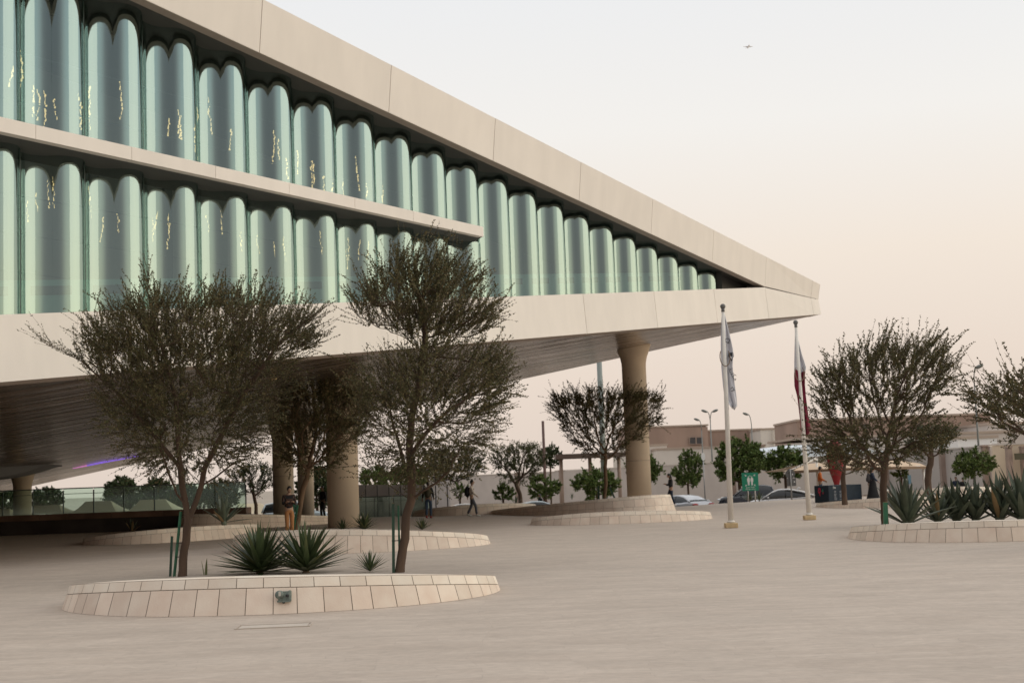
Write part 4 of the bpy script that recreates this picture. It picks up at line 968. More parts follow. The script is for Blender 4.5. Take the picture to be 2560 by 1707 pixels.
fl = flag_cloth('lettered_flag', 'limp white flag with dark lettering and a diamond emblem on the front pole', b1, t1, 6.55, [(0, -.02, .04), (.6, -.06, .14), (1.2, -.09, .24), (1.32, -.09, .26), (1.75, -.10, .22), (2.3, -.08, .28), (2.62, -.05, .32), (2.9, .10, .33), (3.0, .16, .24)], lambda a, c: 0, [m_fw])
def flag_text(txt, size, h, x, ang, fl_=fl):
    c = t1*((6.55-h)/t1.length)+Vector((x, -.035, 0)); mb = MB(); ax = Vector((math.cos(ang), 0, math.sin(ang))); ay = Vector((-math.sin(ang), 0, math.cos(ang)))
    text_on(mb, txt, size, c, ax, ay); return mb.build('lettering', m_ink, fl_, fix=False)
flag_text('Q.', .20, 1.02, .12, 0); flag_text('مكتبة'.replace('مكتبة', '\uFE94\uFE92\uFE98\uFEDC\uFEE3'), .19, 2.0, .17, -1.1); flag_text('ry', .18, 2.45, .17, -.9)
mb = MB(); c = t1*((6.55-1.45)/t1.length)+Vector((.16, -.04, 0))
mb.prism([(-.05, .12), (.10, .14), (.11, .02), (.04, -.14), (-.06, .02)], .006, 0, c); mb.prism([(-.01, .03), (.05, .0), (.03, -.08)], .004, 1, c+Vector((0, -.008, 0))); mb.build('emblem', [m_ink, m_fw], fl)
def qf(a, c):
    saw = .31+.05*(abs(((c*5) % 1)-.5)*2)
    return 0 if (a < saw or (c > .62 and a < .35)) else 1
flag_cloth('striped_flag', 'limp flag, white above a serrated edge and maroon below, on the rear pole', b2, t2, 6.2, [(0, -.03, .03), (.8, -.09, .14), (1.25, -.13, .24), (1.4, -.15, .18), (1.75, -.17, .16), (2.1, -.11, .17), (2.9, -.09, .24), (3.3, -.09, .28), (3.45, -.03, .10), (3.5, 0, .02)], qf, [m_fw, m_fm])
# ------------------------------------------------------------------ signs, kiosk, posts
m_sg = mat('sign_green', (.008, .25, .145), .45); m_wh = mat('sign_white', (.80, .80, .78), .5); m_galv = mat('galvanised', (.33, .33, .33), .5, .6)
c = G(1878, 1253.5); s_ = c.y/FPX
t_ = thing('assembly_sign', 'green assembly point sign with two white figures on two posts', 'sign', c, .03)
zt = (P(1878, 1181, c.y).z, P(1878, 1226, c.y).z); W_ = 41*s_; Hh = zt[0]-zt[1]; zc = sum(zt)/2
mb = MB(); mb.box((0, 0, zc), (W_, .03, Hh)); pl = mb.build('panel', m_sg, t_)
mb = MB()
for sx in (-.1, .105):
    x = sx*W_; yy = -.019
    mb.prism([(x+.055*W_*math.cos(a)*.62, zc+.27*Hh+.04*W_*math.sin(a)) for a in np.linspace(0, 2*math.pi, 13)[:-1]], .006, 0, (0, yy, 0))
    mb.prism([(x+q[0]*W_, zc+q[1]*Hh) for q in [(-.05, .22), (.05, .22), (.085, .17), (.085, .0), (.06, .0), (.055, .08), (.05, -.2), (.008, -.2), (0, -.03), (-.008, -.2), (-.05, -.2), (-.055, .08), (-.06, 0), (-.085, 0), (-.085, .17)]], .006, 0, (0, yy, 0))
mb.build('figures', m_wh, pl)
mb = MB()
for sx in (-1, 1):
    for sz in (-1, 1):
        cx, cz = sx*.28*W_, zc+(.36 if sz > 0 else -.21)*Hh; k = .055*W_
        mb.prism([(cx-sx*k, cz-sz*k), (cx+sx*k*.6, cz-sz*k), (cx, cz-sz*k*.3), (cx+sx*k, cz+sz*k*.8), (cx+sx*k*.6, cz+sz*k), (cx-sx*k*.3, cz), (cx-sx*k, cz+sz*k*.6)], .006, 0, (0, -.019, 0))
mb.box((0, -.017, zc+.32*Hh), (.05*W_, .006, .05*W_)); mb.build('arrows', m_wh, pl)
mb = MB(); text_on(mb, '\uFECA\uFEE4\uFEA0\uFE97 \uFE94\uFEC4\uFED8\uFEE7', .115, (0, -.02, zc-.33*Hh), (1, 0, 0), (0, 0, 1)); text_on(mb, 'ASSEMBLY POINT', .078, (0, -.02, zc-.445*Hh), (1, 0, 0), (0, 0, 1)); mb.build('lettering', m_wh, pl, fix=False)
for sx in (-.16, .27):
    mb = MB(); mb.tube([(sx*W_, .02, 0), (sx*W_, .02, zc)], .035, 8); mb.build('post', mat('post_pale', (.62, .58, .55), .5), t_)
c = P(1979, 1245, 82.5); c.z = 0
t_ = thing('road_sign', 'pair of grey road signs seen from behind on one steel post', 'sign', c)
mb = MB(); mb.tube([(0, -.03, 0), (0, -.03, P(1978, 1171, 82.5).z)], .04, 8); mb.build('post', m_galv, t_)
mb = MB(); mb.tube([(0, 0, P(0, 1184, 82.5).z-(P(0, 1184, 82.5).z-P(1979, 1184, 82.5).z)), (0, .02, P(1979, 1184, 82.5).z)], .30, 24, cap=True)
mb.v = []; mb.f = []; mb.m = []; mb.s = []
zz = P(1979, 1184, 82.5).z; mb.prism([(.28*math.cos(a), zz+.28*math.sin(a)) for a in np.linspace(0, 2*math.pi, 25)[:-1]], .02, 0); mb.box((.12, -.012, zz-.04), (.06, .02, .06), mi=1); mb.build('round_panel', [mat('sign_back', (.13, .13, .13), .5, .3), m_wh], t_)
mb = MB(); zz = P(1979, 1205, 82.5).z; mb.box((.05, .01, zz), (.52, .02, .44)); mb.box((.22, -.006, zz+.02), (.06, .02, .07), mi=1); mb.build('square_panel', [mat('sign_back', (.13, .13, .13), .5, .3), m_wh], t_)
# dark kiosk box with panels
ck = G(2073, 1256); kl = P(2037, 1253, ck.y+.9); krr = P(2156, 1250, ck.y+1.3); hk = P(2073, 1213, ck.y).z
t_ = thing('kiosk_box', 'dark blue-grey exhibition box with a red and green emblem and white lettering', 'kiosk', (ck.x, ck.y, 0))
A = Vector((0, 0, 0)); Bk = Vector((krr.x-ck.x, krr.y-ck.y, 0)); Ck = Vector((kl.x-ck.x, kl.y-ck.y, 0)); Dk = Bk+Ck
mb = MB(); mb.add([A, Bk, Dk, Ck]+[v+Vector((0, 0, hk)) for v in (A, Bk, Dk, Ck)], [(3, 2, 1, 0), (4, 5, 6, 7), (0, 1, 5, 4), (1, 2, 6, 5), (2, 3, 7, 6), (3, 0, 4, 7)])
kb = mb.build('body', mat('kiosk_dark', (.020, .031, .044), .6, var=.1, scale=3, spec=.2), t_); bv = kb.modifiers.new('bevel', 'BEVEL'); bv.width = .015
axk = Bk.normalized(); ank = axk.cross(Vector((0, 0, 1))); axl = -Ck.normalized(); anl = axl.cross(Vector((0, 0, 1)))
mb = MB(); o0 = A+axk*.30+Vector((0, 0, hk*.80))+ank*.012
text_on(mb, "I'm", .17, o0, axk, (0, 0, 1), align='LEFT'); mb.build('heading', m_wh, kb, fix=False)
mb = MB(); rnd = random.Random(4)
for col_, (xa, xb, zs_) in enumerate(((.36, .56, (.66, .6, .5, .44, .38, .3, .22, .16)), (.75, .90, (.64, .58, .48, .42, .36, .3, .18)))):
    for f in zs_:
        w = (xb-xa)*rnd.uniform(.75, 1); mb.add([A+axk*(xa+dx)+ank*.012+Vector((0, 0, hk*f+dz)) for dx, dz in ((0, -.014), (w, -.014), (w, .014), (0, .014))], [(0, 1, 2, 3)])
mb.build('small_lettering', mat('lettering_grey', (.20, .21, .23), .6), kb, fix=False)
mb = MB(); xo = A+axk*1.06+ank*.01+Vector((0, 0, hk*.52)); mb.prism([(dx*.13*(1 if abs(dx) == 1 else .8), dz*.16*(1 if abs(dz) == 1 else .8)) for dx, dz in ((-1, -.9), (-.9, -1), (.9, -1), (1, -.9), (1, .9), (.9, 1), (-.9, 1), (-1, .9))], .01, 0, xo, axk, (0, 0, 1), ank); mb.build('white_plate', m_wh, kb)
mb = MB(); el = Ck.length; o1 = Ck+anl*.012
def onl(u, f): return o1+axl*(el*u)+Vector((0, 0, hk*f))
mb.prism([(.10*math.cos(a), .15*math.sin(a)) for a in np.linspace(0, 2*math.pi, 17)[:-1]], .008, 0, onl(.38, .70), axl, (0, 0, 1), anl)
mb.prism([(.045*math.cos(a), .06*math.sin(a)) for a in np.linspace(0, 2*math.pi, 13)[:-1]], .008, 2, onl(.38, .72)+anl*.004, axl, (0, 0, 1), anl)
mb.prism([(-.03, 0), (.03, 0), (.02, -.16), (-.02, -.12)], .008, 0, onl(.40, .56), axl, (0, 0, 1), anl); mb.prism([(-.02, 0), (.08, .1), (.12, -.02), (.04, -.1)], .008, 1, onl(.55, .70), axl, (0, 0, 1), anl); mb.prism([(-.04, 0), (.08, .06), (.09, -.05), (0, -.08)], .008, 3, onl(.60, .58), axl, (0, 0, 1), anl)
mb.build('emblem', [mat('emblem_red', (.45, .02, .05), .5), mat('emblem_green', (.02, .14, .09), .5), mat('emblem_hole', (.03, .02, .03), .6), mat('emblem_wine', (.20, .02, .04), .5)], kb)
# red teardrop form behind the kiosk
c = P(2094, 1250, 76.5); c.z = 0
t_ = thing('red_sculpture', 'tall dark red teardrop marker standing behind the kiosk box', 'sculpture', c)
mb = MB(); s_ = 76.5/FPX; ztop = P(2090, 1096, 76.5).z; zb_ = .75; pr_f = []
for k in range(19):
    f = k/18; z = zb_+(ztop-zb_)*f; w = 6*s_+(22-6)*s_*math.sin(min(1, f/.62)*math.pi/2)**1.3 if f < .62 else 22*s_*math.sqrt(max(0, 1-((f-.62)/.38)**2))
    pr_f.append((max(.004, w), z))
mb.lathe((0, 0, 0), pr_f, 24, 0, True, .55); mb.build('body', mat('glossy_red', (.22, .006, .010), .4), t_)
mb = MB(); mb.tube([(0, 0, 0), (0, 0, zb_+.05)], .1, 10); mb.build('foot', mat('dark_foot', (.05, .05, .05), .5), t_)
c = P(2218, 1240, 72.5); c.z = 0
t_ = thing('bollard', 'short white bollard with a wide cap behind the wide tree', 'bollard', c); mb = MB(); mb.lathe((0, 0, 0), [(.13, 0), (.12, .05), (.09, .08), (.085, .42), (.16, .44), (.16, .5), (.05, .54)], 14); mb.build('post', m_pole, t_)
c = P(2277, 1250, 86); c.z = ROADZ
t_ = thing('blue_sign', 'small faded blue sign by the canopy post', 'sign', c); z0, z1 = P(2277, 1187, 86).z-ROADZ, P(2277, 1209, 86).z-ROADZ
mb = MB(); mb.box((0, 0, (z0+z1)/2), (.2, .03, z0-z1)); mb.build('panel', mat('faded_blue', (.12, .22, .28), .5), t_); mb = MB(); mb.tube([(0, .03, 0), (0, .03, z0)], .03, 8); mb.build('post', m_galv, t_)
# ------------------------------------------------------------------ street lamps and poles
m_lp = mat('lamp_pole', (.20, .21, .20), .45, .5); m_lh = mat('lamp_head', (.16, .165, .15), .4)
def street_lamp(x, ytop, Y, arms, label, gz=ROADZ):
    b = P(x, ytop, Y); zt = b.z-gz; b.z = gz
    o = thing('street_lamp', label, 'street lamp', b, 0, 'grey street lamps behind the wall')
    mb = MB(); mb.tube([(0, 0, 0), (0, 0, zt*.5), (0, 0, zt-.9)], [.12, .09, .06], 10); mb.build('pole', m_lp, o)
    for (ax, az) in arms:
        s = Y/FPX; ex, ez = ax*s, az*s
        pts = [Vector((ex*f**1.0*(1 if False else f), 0, zt-.9+(.9+ez)*math.sin(f*math.pi/2))) for f in np.linspace(0, 1, 8)]
        a = MB(); a.tube(pts, .05, 8); am = a.build('arm', m_lp, o)
        h = MB(); sg = 1 if ax > 0 else -1; h.ball(Vector((ex+sg*.28, 0, zt+ez+.05)), (.42, .2, .17), 12, mtx=Matrix.Rotation(sg*-.35, 4, 'Y')); h.build('head', m_lh, am)
street_lamp(1775, 1040, 180, [(-8, 12), (8, 12)], 'twin-headed street lamp behind the front flagpole')
street_lamp(1753, 1058, 200, [(-6, 9)], 'single-headed street lamp left of the twin-headed lamp')
street_lamp(1878, 1050, 190, [(-8, 15)], 'single-headed street lamp right of the front flagpole')
street_lamp(2434, 932, 125, [(7, 14)], 'tall street lamp rising through the branches near the right edge')
street_lamp(2576, 950, 115, [(-18, 10)], 'street lamp whose head enters the photo at the right edge')
def plain_pole(x0, y0, Y, r, label, m, gz=ROADZ):
    b = P(x0, y0, Y); h = b.z-gz; b.z = gz; t = thing('mast', label, 'pole', b); mb = MB(); mb.tube([(0, 0, 0), (0, 0, h*.5), (0, 0, h)], [r*1.2, r*1.1, r], 10); mb.lathe((0, 0, 0), [(r*2, 0), (r*2, .1), (r*1.2, .2)], 10); mb.build('shaft', m, t)
plain_pole(1497, 880, 112, .2, 'thick grey mast rising behind the small sparse tree', mat('mast_grey', (.26, .29, .27), .5, .3))
plain_pole(1357, 1052, 130, .12, 'bare brown pole left of the small sparse tree', mat('mast_brown', (.12, .07, .06), .7))
c = P(1758, 1141, 98); t_ = thing('oval_sign', 'white oval sign seen among the leaves beside the twin lamp', 'sign', (c.x, c.y, ROADZ)); mb = MB(); mb.prism([(.14*math.cos(a), c.z-ROADZ+.27*math.sin(a)) for a in np.linspace(0, 2*math.pi, 21)[:-1]], .04); mb.build('panel', m_wh, t_); mb = MB(); mb.tube([(.0, .06, 0), (0, .06, c.z-ROADZ+.2)], .04, 8); mb.build('post', m_galv, t_)
# ------------------------------------------------------------------ walls and buildings beyond the road
m_wall = mat('wall_render', (.58, .52, .47), .85, var=.06, scale=.4); m_wall2 = mat('wall_pale', (.70, .64, .57), .85, var=.05, scale=.5)
m_pil = mat('pilaster_stone', (.36, .27, .22), .85, var=.1, scale=1.5)
m_brown = mat('brown_cladding', (.37, .26, .205), .8, var=.16, scale=.22, stretch=(1, 1, .35)); m_whb = mat('white_block', (.72, .67, .60), .8, var=.06, scale=.7, stretch=(3, 3, .4)); m_glassd = mat('dark_window', (.07, .065, .065), .25)
def wall(name, label, pts, zb, m, th=.35, cap=None, cat='wall', group=None, pil=(), pilz=None, mp_=None):
    """pts = [(x, y, ztop)...] in world; pilasters are parts"""
    o = thing(name, label, cat, (pts[0][0], pts[0][1], zb), 0, group); O = Vector((pts[0][0], pts[0][1], zb)); mb = MB()
    for a, b in zip(pts[:-1], pts[1:]):
        A_, B_ = Vector((a[0], a[1], 0)), Vector((b[0], b[1], 0)); d = (B_-A_).normalized(); n = Vector((d.y, -d.x, 0))*th/2
        V = [A_-n, B_-n, B_+n, A_+n]; V = [v+Vector((0, 0, zb)) for v in V]+[Vector((V[0].x, V[0].y, a[2])), Vector((V[1].x, V[1].y, b[2])), Vector((V[2].x, V[2].y, b[2])), Vector((V[3].x, V[3].y, a[2]))]
        mb.add([v-O for v in V], [(3, 2, 1, 0), (4, 5, 6, 7), (0, 1, 5, 4), (1, 2, 6, 5), (2, 3, 7, 6), (3, 0, 4, 7)])
    mb.build('wall_face', m, o)
    if cap:
        mb = MB()
        for a, b in zip(pts[:-1], pts[1:]):
            d = Vector((b[0]-a[0], b[1]-a[1], b[2]-a[2])); mid = Vector(((a[0]+b[0])/2, (a[1]+b[1])/2, (a[2]+b[2])/2+.05)); mb.box(mid-O, (d.length, th+.12, .1), rz=math.atan2(d.y, d.x))
        mb.build('coping', cap, o)
    for (x, y, z, w) in pil:
        mb = MB(); mb.box(Vector((x, y, (z+zb)/2))-O, (w, .5, z-zb)); mb.box(Vector((x, y, z+.06))-O, (w*1.15, .6, .12)); mb.build('pilaster', mp_ or m_pil, o)
    return o
def on(px, py, Y): v = P(px, py, Y); return (v.x, v.y, v.z)
W1 = [on(1000, 1198, 205), on(1391, 1178, 172), on(1762, 1158, 140), on(2080, 1141, 118), on(2378, 1124, 104), on(2481, 1115, 97)]
def pil_at(px, py, w):
    for a, b in zip(W1[:-1], W1[1:]):
        pa, pb = (a[0]/a[1]), (b[0]/b[1]); v = ray(px, py).x
        if pa <= v <= pb:
            f = (v-pa)/(pb-pa); f = f*a[1]/(f*a[1]+(1-f)*b[1]) if False else f
            x, y = a[0]+(b[0]-a[0])*f, a[1]+(b[1]-a[1])*f; return (x, y-.3, a[2]+(b[2]-a[2])*f, w)
wall('perimeter_wall', 'long plain grey-beige perimeter wall with brown pilasters behind the road', W1, ROADZ, m_wall, cap=m_wall2, pil=[q for q in (pil_at(1308, 1185, .9), pil_at(1407, 1178, .75), pil_at(1845, 1155, .8), pil_at(2224, 1140, 1.1), pil_at(2358, 1128, .6), pil_at(2470, 1118, 1.0)) if q])
W2 = [on(2482, 1114, 96.5), on(2800, 1098, 92)]
w2 = wall('gate_wall', 'sunlit cream wall with ribs and a dark sign board at the right edge', W2, ROADZ, mat('wall_sunlit', (.74, .62, .46), .85, var=.05, scale=.6), cap=m_wall2, pil=[(on(px, 1110, 95.5)[0], 95.1, on(px, 1114, 95.5)[2]-.15, .32) for px in (2515, 2551, 2590)])
mb = MB(); v = P(2565, 1140, 94.6); mb.box(v-Vector(w2.location), (1.5, .1, .42)); mb.build('sign_board', mat('olive_board', (.085, .075, .04), .6), w2)
# grey panel fence
GF = [on(880, 1211, 86), on(1060, 1212, 87), on(1122, 1200, 90)]
o_ = wall('panel_fence', 'grey panelled fence behind the glass balustrade near the thick column', GF, ROADZ, mat('fence_grey', (.30, .275, .28), .7, var=.08, scale=.8), th=.12, cat='fence')
for k in range(9):
    f = k/8; px = 885+(1118-885)*f; v = P(px, 1212, 85.8+1.5*f); mb = MB(); mb.box(Vector((v.x, v.y-.1, (v.z+ROADZ)/2))-Vector(o_.location), (.07, .07, v.z-ROADZ)); mb.build('post', mat('fence_post', (.10, .10, .11), .6), o_)
def block(name, label, px0, px1, ytop, ybot, Y, m, depth=18, group='buildings beyond the perimeter wall', cat='building', zb=None, ytop2=None, yaw=0):
    a = P(px0, ytop, Y); b = P(px1, ytop2 if ytop2 else ytop, Y+yaw); bot = ROADZ if zb is None else P(px0, ybot, Y).z
    o = thing(name, label, cat, (a.x, a.y, bot), 0, group); O = Vector((a.x, a.y, bot)); bk = Vector((0, depth, 0))
    V = [Vector((a.x, a.y, bot)), Vector((b.x, b.y, bot)), Vector((b.x, b.y, b.z)), Vector((a.x, a.y, a.z))]
    mb = MB(); mb.add([v-O for v in V]+[v+bk-O for v in V], [(0, 1, 2, 3), (7, 6, 5, 4), (1, 5, 6, 2), (0, 3, 7, 4), (3, 2, 6, 7)]); mb.build('walls', m, o)
    mb = MB(); d = (V[2]-V[3]); mb.box((V[3]+V[2])/2-O+Vector((0, depth/2, .1)), (d.length+.3, depth+.3, .28)); mb.build('parapet', mat('parapet', (.45, .36, .29), .8), o)
    return o, O
o_, O = block('clad_building', 'brown stone-clad building with two dark windows behind the slim right column', 1560, 1769, 1068, 0, 255, m_brown, ytop2=1066)
for px in (1731.5, 1748.5):
    mb = MB(); v = P(px, 1101, 254.9); mb.box(v-O, (1.0, .25, 1.15)); w = mb.build('window', m_glassd, o_); f = MB()
    for dx, dz, sx, sz in ((0, .6, 1.2, .1), (0, -.6, 1.2, .1), (.55, 0, .1, 1.1), (-.55, 0, .1, 1.1)): f.box(v-O+Vector((dx, -.14, dz)), (sx, .1, sz))
    f.build('frame', m_pil, w)
block('clad_building', 'lower brown stone-clad building between the front flagpole and the white blocks', 1769.5, 1901, 1077, 0, 262, m_brown, ytop2=1074)
o_, O = block('white_block', 'ribbed white plant-room blocks on the roofline between the two flagpoles', 1901, 1991, 1073, 0, 250, m_whb, ytop2=1071)
for px in (1931, 1963, 1977):
    mb = MB(); a = P(px, 1072, 249.8); mb.box(Vector((a.x, a.y, (a.z+ROADZ)/2))-O, (.18, .2, a.z-ROADZ-.4)); mb.build('rib', mat('rib_pale', (.62, .57, .5), .8), o_)
o_, O = block('clad_building', 'long reddish-brown building behind the wide tree by the agaves', 1992, 2475, 1051, 0, 205, m_brown, ytop2=1036)
for px in (2452, 2300, 2160):
    mb = MB(); v = P(px, 1066, 204.8); mb.box(v-O, (.8, .25, .6)); mb.build('window', m_glassd, o_)
block('grey_building', 'plain grey building right of the tall street lamp', 2470, 2700, 1062, 0, 190, m_wall, ytop2=1052)
block('white_wall_building', 'long white rendered building below the brown one', 1640, 1912, 1124, 0, 225, m_wall2, ytop2=1114)
block('white_wall_building', 'short tall white block right behind the slim column', 1550, 1667, 1116, 0, 232, m_wall2, ytop2=1113)
block('grey_building', 'grey rendered storey under the reddish-brown building', 1985, 2560, 1108, 0, 180, m_wall, ytop2=1070)
block('white_roof_hall', 'bright white low hall left of the sunlit wall', 2395, 2492, 1095, 0, 150, mat('white_hall', (.85, .84, .82), .7), ytop2=1094, depth=10)
# bluish white curved roof
a = P(1900, 1150, 165); t_ = thing('curved_roof_hall', 'low hall with a bluish-white curved roof behind the leafy trees', 'building', (a.x, a.y, ROADZ), 0, 'buildings beyond the perimeter wall'); mb = MB(); O = Vector((a.x, a.y, ROADZ)); V = []
for k in range(13):
    f = k/12; px = 1895+(2235-1895)*f; py = 1140-26*math.sin(math.pi*min(1, f*.8+.1)); v = P(px, py, 165+4*f)-O; V += [Vector((v.x, v.y, 0)), v, v+Vector((0, 12, .4))]
mb.add(V, [q for k in range(12) for q in ((3*k, 3*k+3, 3*k+4, 3*k+1), (3*k+1, 3*k+4, 3*k+5, 3*k+2))], 0, False); mb.build('shell', mat('roof_bluewhite', (.66, .72, .78), .5), t_)
# low brown flat canopy behind the umbrella tree
a = P(1390, 1140, 140); t_ = thing('flat_canopy', 'dark flat-roofed canopy above the wall left of the sparse tree', 'canopy', (a.x, a.y, ROADZ)); mb = MB(); v0, v1 = P(1388, 1142, 140), P(1560, 1136, 140); O = Vector((a.x, a.y, ROADZ)); d = v1-v0
mb.box((v0+v1)/2-O, (d.length, 5, .42)); mb.build('roof', mat('canopy_brown', (.09, .06, .045), .7), t_)
for f in (.08, .5, .92):
    q = v0+d*f-O; mb = MB(); mb.tube([(q.x, q.y, 0), (q.x, q.y, q.z)], .18, 8); mb.build('post', m_pil, t_)
# sand-coloured tensile canopy behind the kiosk
m_tent = mat('canopy_fabric', (.60, .44, .30), .85, var=.05, scale=.5)
Yc = 88; t_ = thing('shade_canopy', 'sand-coloured fabric shade canopy with white struts behind the kiosk', 'canopy', (P(2060, 1200, Yc).x, Yc, ROADZ)); O = Vector(t_.location); mb = MB()
ev = [P(1958, 1178, Yc), P(2090, 1170, Yc-3), P(2240, 1166, Yc-3), P(2316, 1165, Yc)]; rd = [P(2010, 1160, Yc+3), P(2110, 1150, Yc+3), P(2225, 1148, Yc+3), P(2300, 1158, Yc+3)]; bk = [v+Vector((0, 7, 0)) for v in ev]
for R1, R2 in ((ev, rd), (rd, bk)):
    for k in range(3): mb.quad(R1[k]-O, R1[k+1]-O, R2[k+1]-O, R2[k]-O)
for k in range(3): mb.quad(ev[k]-O, ev[k+1]-O, ev[k+1]-O-Vector((0, 0, .16)), ev[k]-O-Vector((0, 0, .16)), 1)
q = mb.build('fabric', [m_tent, mat('canopy_edge', (.20, .13, .08), .8)], t_, fix=False); sol = q.modifiers.new('t', 'SOLIDIFY'); sol.thickness = .03
for px, py in ((2041, 1146), (2308, 1165), (2170, 1166)):
    v = P(px, py, Yc)-O; mb = MB(); mb.tube([(v.x, v.y, 0), (v.x, v.y, v.z)], .07, 8); mb.build('post', m_pole, t_)
for (p0, p1) in (((1960, 1184), (2040, 1146)), ((2218, 1168), (2300, 1166)), ((2228, 1168), (2240, 1160))):
    mb = MB(); mb.tube([P(*p0, Yc-.5)-O, P(*p1, Yc-.5)-O], .06, 8); mb.build('strut', m_pole, t_)
# ------------------------------------------------------------------ left: dark wall, glass balustrade, car park tents
def low_wall():
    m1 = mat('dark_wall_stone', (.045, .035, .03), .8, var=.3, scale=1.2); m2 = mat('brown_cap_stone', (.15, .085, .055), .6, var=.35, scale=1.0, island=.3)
    o = thing('parapet_wall', 'dark stone parapet wall with a brown stone cap deep in the shade at left', 'wall', (-30, 64.5, 0)); mb = MB(); O = Vector((-30, 64.5, 0))
    A_, B_ = Vector((-48, 65.2, 0)), Vector((-12.2, 64.4, 0)); h = .62
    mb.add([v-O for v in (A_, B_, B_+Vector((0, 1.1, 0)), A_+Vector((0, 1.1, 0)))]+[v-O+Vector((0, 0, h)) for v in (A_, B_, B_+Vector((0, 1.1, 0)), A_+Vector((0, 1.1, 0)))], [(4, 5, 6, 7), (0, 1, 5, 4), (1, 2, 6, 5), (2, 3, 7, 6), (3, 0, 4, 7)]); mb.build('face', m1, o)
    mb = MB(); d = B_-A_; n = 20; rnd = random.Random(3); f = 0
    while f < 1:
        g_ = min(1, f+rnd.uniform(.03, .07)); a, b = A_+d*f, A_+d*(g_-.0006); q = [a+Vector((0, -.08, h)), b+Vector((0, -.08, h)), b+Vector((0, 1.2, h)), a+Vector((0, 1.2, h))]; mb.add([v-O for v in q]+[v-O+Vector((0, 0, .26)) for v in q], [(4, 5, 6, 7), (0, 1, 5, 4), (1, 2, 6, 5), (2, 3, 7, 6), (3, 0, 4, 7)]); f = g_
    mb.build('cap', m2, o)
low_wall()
def glass_pane_mat():
    m = bpy.data.materials.new('green_glass'); m.use_nodes = True; t = m.node_tree; N, L = t.nodes, t.links; N.remove(N['Principled BSDF'])
    gl = N.new('ShaderNodeBsdfGlossy'); gl.inputs['Roughness'].default_value = .05; gl.inputs['Color'].default_value = (.8, .9, .86, 1); tr = N.new('ShaderNodeBsdfTransparent'); tr.inputs['Color'].default_value = (.80, .91, .86, 1)
    mx = N.new('ShaderNodeMixShader'); mx.inputs[0].default_value = .06; L.new(tr.outputs[0], mx.inputs[1]); L.new(gl.outputs[0], mx.inputs[2]); L.new(mx.outputs[0], N['Material Output'].inputs[0]); return m
m_gp = glass_pane_mat(); m_post = mat('balustrade_post', (.10, .115, .11), .4, .6)
def balustrade(label, A_, B_, z0, h, n):
    A_, B_ = Vector(A_), Vector(B_); o = thing('glass_balustrade', label, 'balustrade', (A_.x, A_.y, z0), math.atan2(B_.y-A_.y, B_.x-A_.x), 'green glass balustrades'); L = (B_-A_).length; w = L/n
    for k in range(n):
        mb = MB(); mb.box((w*(k+.5), 0, h/2), (w-.05, .02, h)); mb.build('pane', m_gp, o)
    for k in range(n+1):
        mb = MB(); mb.box((w*k, .06, h*.47), (.05, .06, h*.94)); mb.build('post', m_post, o)
    mb = MB(); mb.tube([(0, .05, h+.02), (L, .05, h+.02)], .03, 6); mb.tube([(0, .05, h*.8), (L, .05, h*.8)], .015, 6); mb.build('rail', m_post, o)
balustrade('long green glass balustrade on the dark parapet wall at left', (-46, 66.0, 0), (-12.4, 65.2, 0), .88, 1.12, 24)
balustrade('short green glass balustrade in front of the grey panel fence', (-8.6, 75.6, 0), (-4.6, 76.6, 0), 0.0, 1.05, 4)
m_tent2 = mat('tent_fabric', (.62, .53, .38), .9, var=.06, scale=.4)
def tent(px0, px1, ypk, yev, Y, label, pk=.5):
    a, b = P(px0, yev, Y), P(px1, yev, Y); p = P(px0+(px1-px0)*pk, ypk, Y+3); o = thing('car_park_tent', label, 'tent', (a.x, a.y, ROADZ-1), 0, 'beige car park shade tents'); O = Vector(o.location); bk = Vector((0, 6.5, 0))
    r0, r1 = p-Vector((.9, 0, 0)), p+Vector((.9, 0, 0)); mb = MB()
    def sag(q0, q1, q2, q3):
        n = 6; V = []
        for i in range(n+1):
            for j in range(n+1):
                u, v = i/n, j/n; w = (q0*(1-u)+q1*u)*(1-v)+(q3*(1-u)+q2*u)*v; w = w-Vector((0, 0, .22*math.sin(math.pi*v))); V.append(w-O)
        mb.add(V, [(i*(n+1)+j, (i+1)*(n+1)+j, (i+1)*(n+1)+j+1, i*(n+1)+j+1) for i in range(n) for j in range(n)], 0, True)
    sag(a, b, r1, r0); sag(b+bk, a+bk, r0, r1); sag(a+bk, a, r0, r0); sag(b, b+bk, r1, r1)
    mb.build('fabric', m_tent2, o, fix=False)
    for v in (a, b, a+bk, b+bk):
        w = v-O; q = MB(); q.tube([(w.x, w.y, 0), (w.x, w.y, w.z)], .06, 6); q.build('post', m_pole, o)
tent(74, 160, 1262, 1284, 98, 'leftmost whole beige car park tent beside the far column')
tent(156, 300, 1252, 1285, 98, 'middle beige car park tent with a long ridge', .62)
tent(296, 452, 1248, 1284, 98, 'right beige car park tent behind the nearest trunk', .55)
tent(-40, 24, 1272, 1290, 98, 'beige car park tent cut by the left edge of the photo')
tent(590, 700, 1258, 1284, 108, 'pale tent peak seen left of the standing boy', .3)
